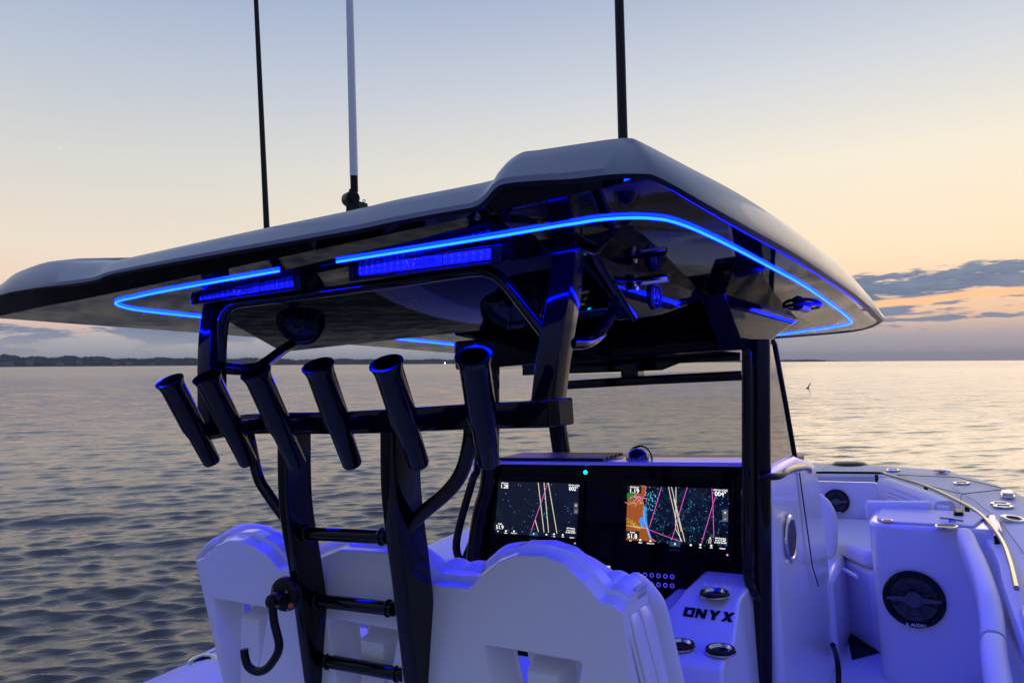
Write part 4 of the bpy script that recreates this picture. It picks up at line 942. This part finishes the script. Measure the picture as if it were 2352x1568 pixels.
# starboard backrest with quilting
bq = [at(2035,1112,y=6.35), at(2150,1160,y=5.2)]
b = MB(); b.tube(cr([at(2035,1122,y=5.6), at(2085,1140,y=5.3), at(2130,1158,y=5.0), at(2172,1180,y=4.75)], 5), 1, sec=rrect(.075,.055,.035), upv=(0,0,1)); br = b.build('bow_backrest', 'vinyl', boat, ang=60)
b = MB()
qa, qb = at(2052,1134,y=5.42), at(2118,1160,y=4.98)
for i in range(18):
    for j in range(4):
        c = qa.lerp(qb, i/17)+Vector((-.028,-.03,.03-.028*j)); b.lathe(c, (-.75,-.6,.1), [(-.004,.016),(.004,.012),(.006,0)], 6)
b.build('quilted_panel', 'vinyl', br)
# forward bulkhead with speaker
bk = MB(); bk.box((-1.95,5.66,-1.65), (.1,5.74,-.885)); bk.build('bow_bulkhead', 'gelcoat', boat, bev=.02)
b = MB(); ff = [at(1850,1104,y=5.65), at(2010,1108,y=5.65), at(2030,1125,y=5.65), at(1990,1160,y=5.65), at(1970,1192,y=5.65), at(1850,1185,y=5.65)]
quad('bulkhead_panel', ff, 'gelcoat', th=.02)
speaker(at(1921,1151,y=5.62), (.15,-1,.05), .0875, 'small black round speaker on the far bow bulkhead', 6, bar_=True)
speaker(Vector(at(2099,1375,y=4.185)), (0,-1,0), .143, 'big black round speaker in the white locker beside the bow walkway', 8, bar_=True)
# electronics on the coaming, cup holder and latch in the locker lid
c = at(2203,1183,y=4.55); b = MB(); b.box(c+Vector((-.02,-.075,-.03)), c+Vector((.02,.05,.03))); t = thing('outlet_box', c, 'small black ribbed fitting on the coaming above the locker', 'fitting'); b.build('housing', 'black_matte', t, bev=.008)
b = MB()
for k in range(5): b.box(c+Vector((-.024,-.068+.024*k,-.022)), c+Vector((-.0205,-.056+.024*k,.022)))
b.build('rib', 'dark_grille', t, bev=.002)
c = at(2174,1209,z=-.822); t = thing('cup_ring', c, 'steel rimmed cup holder at the corner of the locker lid', 'cup holder'); b = MB(); b.lathe(c, (0,0,1), [(0,.052),(.006,.05),(.007,.042),(.002,.041)], 30); b.build('rim', 'steel', t); b = MB(); b.lathe(c, (0,0,1), [(.003,.042),(.0025,0)], 24); b.build('well', 'black_matte', t)
for (x, y), lab in (((2038,1195), 'oval steel latch on the locker lid, left of the cup ring'),):
    c = at(x, y, z=-.822); b = MB(); b.lathe(c, (0,0,1), [(0,.028),(.004,.027),(.005,0)], 20); b.box(c+Vector((-.018,-.005,.003)), c+Vector((.018,.005,.009))); o = b.build('flush_latch', 'steel', None, bev=.001); tag(o, lab, 'latch')
c = at(2186,1197,z=-.822); b = MB(); b.tube([c+Vector((-.05,.03,.01)), c+Vector((.0,.0,.012)), c+Vector((.05,-.03,.01))], .006, 8); b.lathe(c, (0,0,1), [(0,.02),(.008,.015),(.01,0)], 14); o = b.build('hinge_clasp', 'steel', None); tag(o, 'thin steel clasp lying on the locker lid by the black fitting', 'clasp')
# bolsters along the coaming
b = MB(); b.tube(cr([Vector((-.03,4.42,-1.02)), Vector((-.01,4.2,-1.06)), at(2231,1262,y=3.95)-Vector((.03,0,.05)), at(2272,1330,y=3.45)-Vector((.04,0,.05)), at(2300,1400,y=3.08)-Vector((.03,0,.06)), at(2318,1490,y=2.72)-Vector((.03,0,.08)), Vector((-.0,2.45,-1.16))], 6), [.75]+[1]*35+[.9], sec=rrect(.10,.055,.045), upv=(0,0,1)) if False else None
cb = cr([at(2214,1228,y=4.12), at(2229,1266,y=3.85), at(2248,1312,y=3.5), at(2268,1375,y=3.15), at(2278,1430,y=2.95), at(2283,1483,y=2.80)], 6)
b.tube(cb, [.6,.85,.95]+[1]*(len(cb)-3), sec=rrect(.055,.036,.03), upv=(0,0,1)); b.build('coaming_bolster', 'vinyl', boat, ang=60, label='long padded bolster curving along the starboard coaming')
cb = cr([at(2284,1488,y=2.785), at(2292,1568,y=2.55), Vector((.06,1.2,-1.09)), Vector((.05,-.8,-1.11))], 6); b = MB()
b.tube(cb, [.93]+[1]*(len(cb)-1), sec=rrect(.055,.036,.03), upv=(0,0,1)); b.build('coaming_bolster', 'vinyl', boat, ang=60, label='padded bolster nearest the lower right corner')
# gunwale lockers at lower right
slab('gunwale_pad', [(.125,2.50),(.125,3.08),(.36,3.08),(.36,2.50)], -.93, -.865, 'gelcoat', .016, 3, lab='raised white pad where the bow rail ends')
slab('gunwale_pad', [(.125,1.0),(.125,2.488),(.36,2.488),(.36,1.0)], -.98, -.885, 'gelcoat', .016, 3, lab='white lid at the lower right corner')
# forward console seat arm glimpsed past the console
b = MB(); b.tube(cr([at(1872,1262,y=4.75), at(1876,1225,y=4.75), at(1874,1190,y=4.75), at(1864,1172,y=4.75), at(1845,1168,y=4.75)], 5), 1, sec=rrect(.05,.12,.04), upv=(0,1,0)); b.build('lounge_backrest', 'vinyl', boat, ang=60)
slab('lounge_base', [(-.66,4.25),(-.66,5.0),(-2.1,5.0),(-2.1,4.25)], -1.65, -1.15, 'gelcoat', .04)
b = MB(); c = at(1906,1392,z=-1.60); quad('deck_hatch', [Vector((-.62,4.45,-1.645)), Vector((-.50,4.62,-1.645)), Vector((-.62,5.1,-1.645)), Vector((-.7,4.9,-1.645))], 'black_matte', th=.004)
b = MB(); b.tube(cr([at(1913,1480,x=-.50), at(1922,1510,x=-.50), at(1926,1545,x=-.50), at(1925,1600,x=-.50)], 4), .011, 10); b.build('door_seal', 'black_matte', boat)

# ================================================================ place the boat in the world
for o in BOATROOTS:
    o.matrix_world = BOAT @ Matrix.Translation(o.location)

# ================================================================ SEA
view_az = azim(1176)
def radii():
    r, out = 2.1, []
    while r < 9000:
        out.append(r)
        if r < 160: r += max(.0155, .0044*r)
        else: r *= 1.03
    return np.array(out)
rad = radii()
ang = np.concatenate([np.linspace(-R(44), R(44), 1050), np.linspace(R(44), 2*math.pi-R(44), 260)[1:-1]])+view_az
AA, RR = np.meshgrid(ang, rad); X = RR*np.sin(AA); Y = RR*np.cos(AA); Z = np.zeros_like(X); DX = np.zeros_like(X); DY = np.zeros_like(X)
cell = np.maximum(.0155, RR*.0044)
wdir = view_az-R(13)
NW = 140
for i in range(NW):
    lam = .045*(2.6/.045)**((i+rng.random())/NW); k = 2*math.pi/lam
    th = wdir+rng.normal(0, .27); 
    amp = .0120*lam*(1. if lam < .17 else (.17/lam)**.92)*rng.uniform(.5, 1.3)
    ph = rng.random()*6.283; att = np.clip((lam/cell-2.2)/3.0, 0, 1)
    kx, ky = k*math.sin(th), k*math.cos(th); q = kx*X+ky*Y+ph; s_, c_ = np.sin(q), np.cos(q)
    Z += att*amp*c_; DX -= att*amp*.7*s_*math.sin(th); DY -= att*amp*.7*s_*math.cos(th)
n_r, n_a = X.shape
co = np.stack([X+DX, Y+DY, Z], -1).reshape(-1, 3).astype(np.float32)
ii, jj = np.meshgrid(np.arange(n_r-1), np.arange(n_a), indexing='ij'); j2 = (jj+1) % n_a
fa = np.stack([ii*n_a+jj, (ii+1)*n_a+jj, (ii+1)*n_a+j2, ii*n_a+j2], -1).reshape(-1, 4).astype(np.int32)
me = bpy.data.meshes.new('sea'); me.vertices.add(len(co)); me.vertices.foreach_set('co', co.ravel())
me.loops.add(fa.size); me.loops.foreach_set('vertex_index', fa.ravel()); me.polygons.add(len(fa))
me.polygons.foreach_set('loop_start', np.arange(0, fa.size, 4, dtype=np.int32)); me.polygons.foreach_set('loop_total', np.full(len(fa), 4, dtype=np.int32))
me.polygons.foreach_set('use_smooth', np.ones(len(fa), dtype=bool)); me.update(calc_edges=True); me.validate()
sea = bpy.data.objects.new('sea', me); C.objects.link(sea); tag(sea, kind='structure', label='open sea with short choppy ripples reflecting the dusk sky')
m = bpy.data.materials.new('sea_water'); m.use_nodes = True; q = G(m.node_tree); bs = m.node_tree.nodes['Principled BSDF']
bs.inputs['Base Color'].default_value = (.004,.008,.016,1); bs.inputs['IOR'].default_value = 1.55; bs.inputs['Roughness'].default_value = .07
ge = q.n('ShaderNodeNewGeometry'); sp_ = q.n('ShaderNodeSeparateXYZ'); m.node_tree.links.new(ge.outputs['Position'], sp_.inputs[0])
ca, sa = math.cos(wdir), math.sin(wdir)
u_ = q.m('SUBTRACT', q.m('MULTIPLY', sp_.outputs[0], ca), q.m('MULTIPLY', sp_.outputs[1], sa))     # along the crests
v_ = q.m('ADD', q.m('MULTIPLY', sp_.outputs[0], sa), q.m('MULTIPLY', sp_.outputs[1], ca))
n1 = q.noise(q.vec(q.m('MULTIPLY', u_, .3), v_, 0.), 13., 5, .65)
n2 = q.noise(q.vec(q.m('MULTIPLY', u_, .3), v_, 3.), 3.4, 6, .66)
n4 = q.noise(q.vec(q.m('MULTIPLY', u_, .35), v_, 5.), .9, 4, .6)
n5 = q.noise(q.vec(q.m('MULTIPLY', u_, .35), v_, 9.), .28, 4, .6)
n3 = q.noise(q.vec(q.m('MULTIPLY', u_, .5), v_, 8.), .09, 4, .6)
dist = q.m('SQRT', q.m('ADD', q.m('MULTIPLY', sp_.outputs[0], sp_.outputs[0]), q.m('MULTIPLY', sp_.outputs[1], sp_.outputs[1])))
near = q.m('SUBTRACT', 1., q.ss(dist, 6., 45.)); mid_ = q.ss(dist, 6., 50.); farr = q.ss(dist, 100., 500.); m4 = q.m('MULTIPLY', q.ss(dist, 9., 35.), q.m('SUBTRACT', 1., q.ss(dist, 150., 500.))); m5 = q.m('MULTIPLY', q.ss(dist, 30., 110.), q.m('SUBTRACT', 1., q.ss(dist, 500., 1500.)))
h = q.m('ADD', q.m('MULTIPLY', q.m('MULTIPLY', n1, .012), near), q.m('ADD', q.m('MULTIPLY', q.m('MULTIPLY', n2, .085), mid_), q.m('ADD', q.m('ADD', q.m('MULTIPLY', q.m('MULTIPLY', n4, .22), m4), q.m('MULTIPLY', q.m('MULTIPLY', n5, .75), m5)), q.m('MULTIPLY', q.m('MULTIPLY', n3, 1.5), farr))))
bn = q.n('ShaderNodeBump'); bn.inputs['Strength'].default_value = 1; bn.inputs['Distance'].default_value = 1; m.node_tree.links.new(h, bn.inputs['Height']); m.node_tree.links.new(bn.outputs[0], bs.inputs['Normal'])
q.set(bs.inputs['Roughness'], q.m('ADD', .05, q.m('MULTIPLY', q.ss(dist, 10., 300.), .16)))
q.set(bs.inputs['IOR'], q.m('ADD', 1.85, q.m('MULTIPLY', q.ss(dist, 5., 40.), 2.0)))
me.materials.append(m)
# seabed under the hull opening is never seen; nothing else needed

# ================================================================ FAR SHORE
mat('far_wood', (.030,.040,.048), .9, var=(.02, .05)); mat('far_land', (.05,.055,.055), .9); mat('house_wall', (.20,.21,.23), .8); mat('house_roof', (.06,.065,.07), .8)
def wpt(px, D, z=0.): d = wray(px); l = math.hypot(d.x, d.y); return Vector((d.x/l*D, d.y/l*D, z))
D0 = 2600.
hp_ = [(-160,30),(0,26),(60,27),(130,24),(250,22),(400,19),(520,20),(600,18),(760,15),(900,14),(1040,12),(1200,10),(1500,6),(1780,4)]
def hgt(px): return np.interp(px, [p[0] for p in hp_], [p[1]*.84 for p in hp_])/1630*D0
b = MB(); r0 = []; r1_ = []; r2_ = []; r3_ = []
for px in np.arange(-300, 1900, 12):
    h_ = hgt(px); r0.append(wpt(px, D0-60, -1)); r1_.append(wpt(px, D0-40, 2)); r2_.append(wpt(px, D0+100, h_*.5)); r3_.append(wpt(px, D0+400, -1))
b.loft([r0, r1_, r2_, r3_], False); o = b.build('coast_land', 'far_land', None); BOATROOTS.remove(o); tag(o, 'low dark coastline across the water', kind='structure')
b = MB(); rr_ = random.Random(3)
def blob(b, c, rx, rz, seed):
    q = random.Random(seed); rings = []
    for a in (-1.2,-.5,.2,.8,1.3):
        rings.append([c+Vector((rx*math.cos(a)*math.cos(t)*q.uniform(.75,1.2), rx*math.cos(a)*math.sin(t)*q.uniform(.75,1.2), rz*math.sin(a)*q.uniform(.85,1.15))) for t in np.linspace(0, 6.28, 8)[:-1]])
    b.loft(rings, True, (True, True))
sd_ = 0
for px in np.arange(-300, 1790, 1.7):
    for lay in range(3):
        D = D0+[0, 50, 110][lay]+rr_.uniform(-20, 20); h_ = hgt(px)*[.42,.68,.90][lay]*(1+.10*math.sin(px*.031+lay)+.08*math.sin(px*.09))*rr_.uniform(.88,1.08)
        w_ = rr_.uniform(5, 10); c = wpt(px+rr_.uniform(-2,2), D, 0); c.z = h_-w_*.6; sd_ += 1; blob(b, c, w_, w_*.8, sd_)
        
for px in np.arange(-300, 1790, 3): 
    p0, p1 = wpt(px, D0+20, 0), wpt(px+3, D0+20, 0); hh = hgt(px)*.72
    b.add([p0, p1, p1+Vector((0,0,hh)), p0+Vector((0,0,hh))], [(0,1,2,3)])
o = b.build('shore_woods', 'far_wood', None, ang=180); BOATROOTS.remove(o); tag(o, 'dark band of far-off trees along the shore at left', 'woodland', kind='stuff')
# low island on the right
b = MB(); Dq = 5200.
for k in range(3):
    pass
isl = [(1775,.1),(1790,3.2),(1805,4.4),(1825,3.6),(1850,4.6),(1875,4.0),(1895,2.6),(1930,1.4),(1990,.9),(2100,.6),(2400,.6)]
t0 = [wpt(x, Dq, -2) for x, _ in isl]; t1_ = [wpt(x, Dq, h*Dq/1630) for x, h in isl]; t2_ = [wpt(x, Dq+150, h*Dq/1630) for x, h in isl]; t3_ = [wpt(x, Dq+200, -2) for x, h in isl]
b.loft([t0, t1_, t2_, t3_], False); o = b.build('headland', 'far_wood', None); BOATROOTS.remove(o); tag(o, 'faint low headland on the horizon at right', kind='structure')
# houses
hs = [(17,14,20,5,'wide low pale house farthest left on the shore'), (68,17,12,9,'pale tall house on the hillside near the left edge'), (137,14,12,6,'pale house under the trees, third from the left edge'),
      (182,20,9,5,'small pale house high among the trees'), (265,13,10,4,'pale house low by the beach, left of the middle one'), (297,14,11,5,'brightest pale house by the beach, left of the port roof leg'), (350,11,9,4,'small pale house by the beach nearest the port roof leg'),
      (860,10,12,4,'pale house on the shore between two rod tubes'), (985,9,10,4,'pale house on the shore near the lit lamp')]
for px, yy, w_, h_, lab in hs:
    sc = D0/1630; c = wpt(px, D0-50, 0); z0 = (yy-8)*sc*.55; t = bpy.data.objects.new('house', None); C.objects.link(t); t.location = c+Vector((0,0,z0)); tag(t, lab, 'house', 'houses on the far shore')
    d = wray(px); d.z = 0; d.normalize(); t.rotation_euler = (0,0,math.atan2(d.y, d.x)-math.pi/2)
    W_, H_ = w_*sc*.5, h_*sc*.8; mb = MB(); mb.box((-W_,-5,-3), (W_,5,H_)); ORG[t.name] = Vector((0,0,0)); mb.build('wall', 'house_wall', t, smooth=False)
    mb = MB(); mb.add([(-W_-1,-6,H_),(W_+1,-6,H_),(W_+1,6,H_),(-W_-1,6,H_),(-W_-1,0,H_+4),(W_+1,0,H_+4)], [(0,1,5,4),(2,3,4,5),(0,4,3),(1,2,5),(0,3,2,1)]); mb.build('roof', 'house_roof', t, smooth=False)
# lit shore lamp, evening star, marker buoy
mat('lamp_glow', (.8,.8,.7), .5, emit=(1,.93,.75), es=12)
c = wpt(1022, D0-80, 0); mb = MB(); mb.lathe(c+Vector((0,0,5.5)), (0,0,1), [(-.9,0),(-.7,.7),(0,1.),(.7,.7),(.9,0)], 10); mb.tube([c, c+Vector((0,0,5.5))], .4, 6); o = mb.build('shore_lamp', 'lamp_glow', None); BOATROOTS.remove(o); tag(o, 'tiny lit lamp on the far shore left of the rightmost rod tube', 'lamp')
dS = wray(138, 341).normalized(); mat('star_glow', (0,0,0), 1, emit=(.9,1,1), es=1.3)
mb = MB(); c = dS*30000; mb.lathe(c, (0,0,1), [(-16,0),(-11,11),(0,16),(11,11),(16,0)], 10); o = mb.build('star', 'star_glow', None); BOATROOTS.remove(o); tag(o, 'single evening star low in the left sky', 'star')
d = wray(1855, 892); t = -EYE/d.z; c = d*t; c.z = 0; sc = t/1630
bu = bpy.data.objects.new('marker_buoy', None); C.objects.link(bu); bu.location = c; ORG[bu.name] = Vector((0,0,0)); tag(bu, 'small dark spar buoy leaning in the water, right of the windshield', 'buoy')
mb = MB(); mb.lathe((0,0,0), (.2,0,1), [(-2*sc,0),(-1.5*sc,2.6*sc),(0,3.4*sc),(2.5*sc,2.0*sc),(3*sc,0)], 14); mb.build('float', 'foam_float', bu)
mb = MB(); mb.tube([Vector((0,0,0)), Vector((3.5*sc,0,7*sc)), Vector((6*sc,0,13*sc))], [1.3*sc,1.1*sc,.5*sc], 8); mb.build('spar', 'foam_float', bu)
_r = wray(1855); bu.rotation_euler = (0,0,-math.atan2(_r.x, _r.y))

# ================================================================ HAZE over the water
hm = bpy.data.materials.new('haze_air'); hm.use_nodes = True; hn = hm.node_tree; hn.nodes.clear()
pv = hn.nodes.new('ShaderNodeVolumePrincipled'); ho = hn.nodes.new('ShaderNodeOutputMaterial'); hn.links.new(pv.outputs[0], ho.inputs['Volume'])
pv.inputs['Color'].default_value = (.80,.86,.95,1); pv.inputs['Density'].default_value = .0001; pv.inputs['Anisotropy'].default_value = 0
bm = bmesh.new(); bmesh.ops.create_cube(bm, size=1); me = bpy.data.meshes.new('haze'); bm.to_mesh(me); bm.free(); me.materials.append(hm)
hz_ = bpy.data.objects.new('haze', me); C.objects.link(hz_); hz_.scale = (19400, 19400, 90); hz_.location = (0, 0, 43); tag(hz_, 'thin pale haze over the water', kind='stuff')
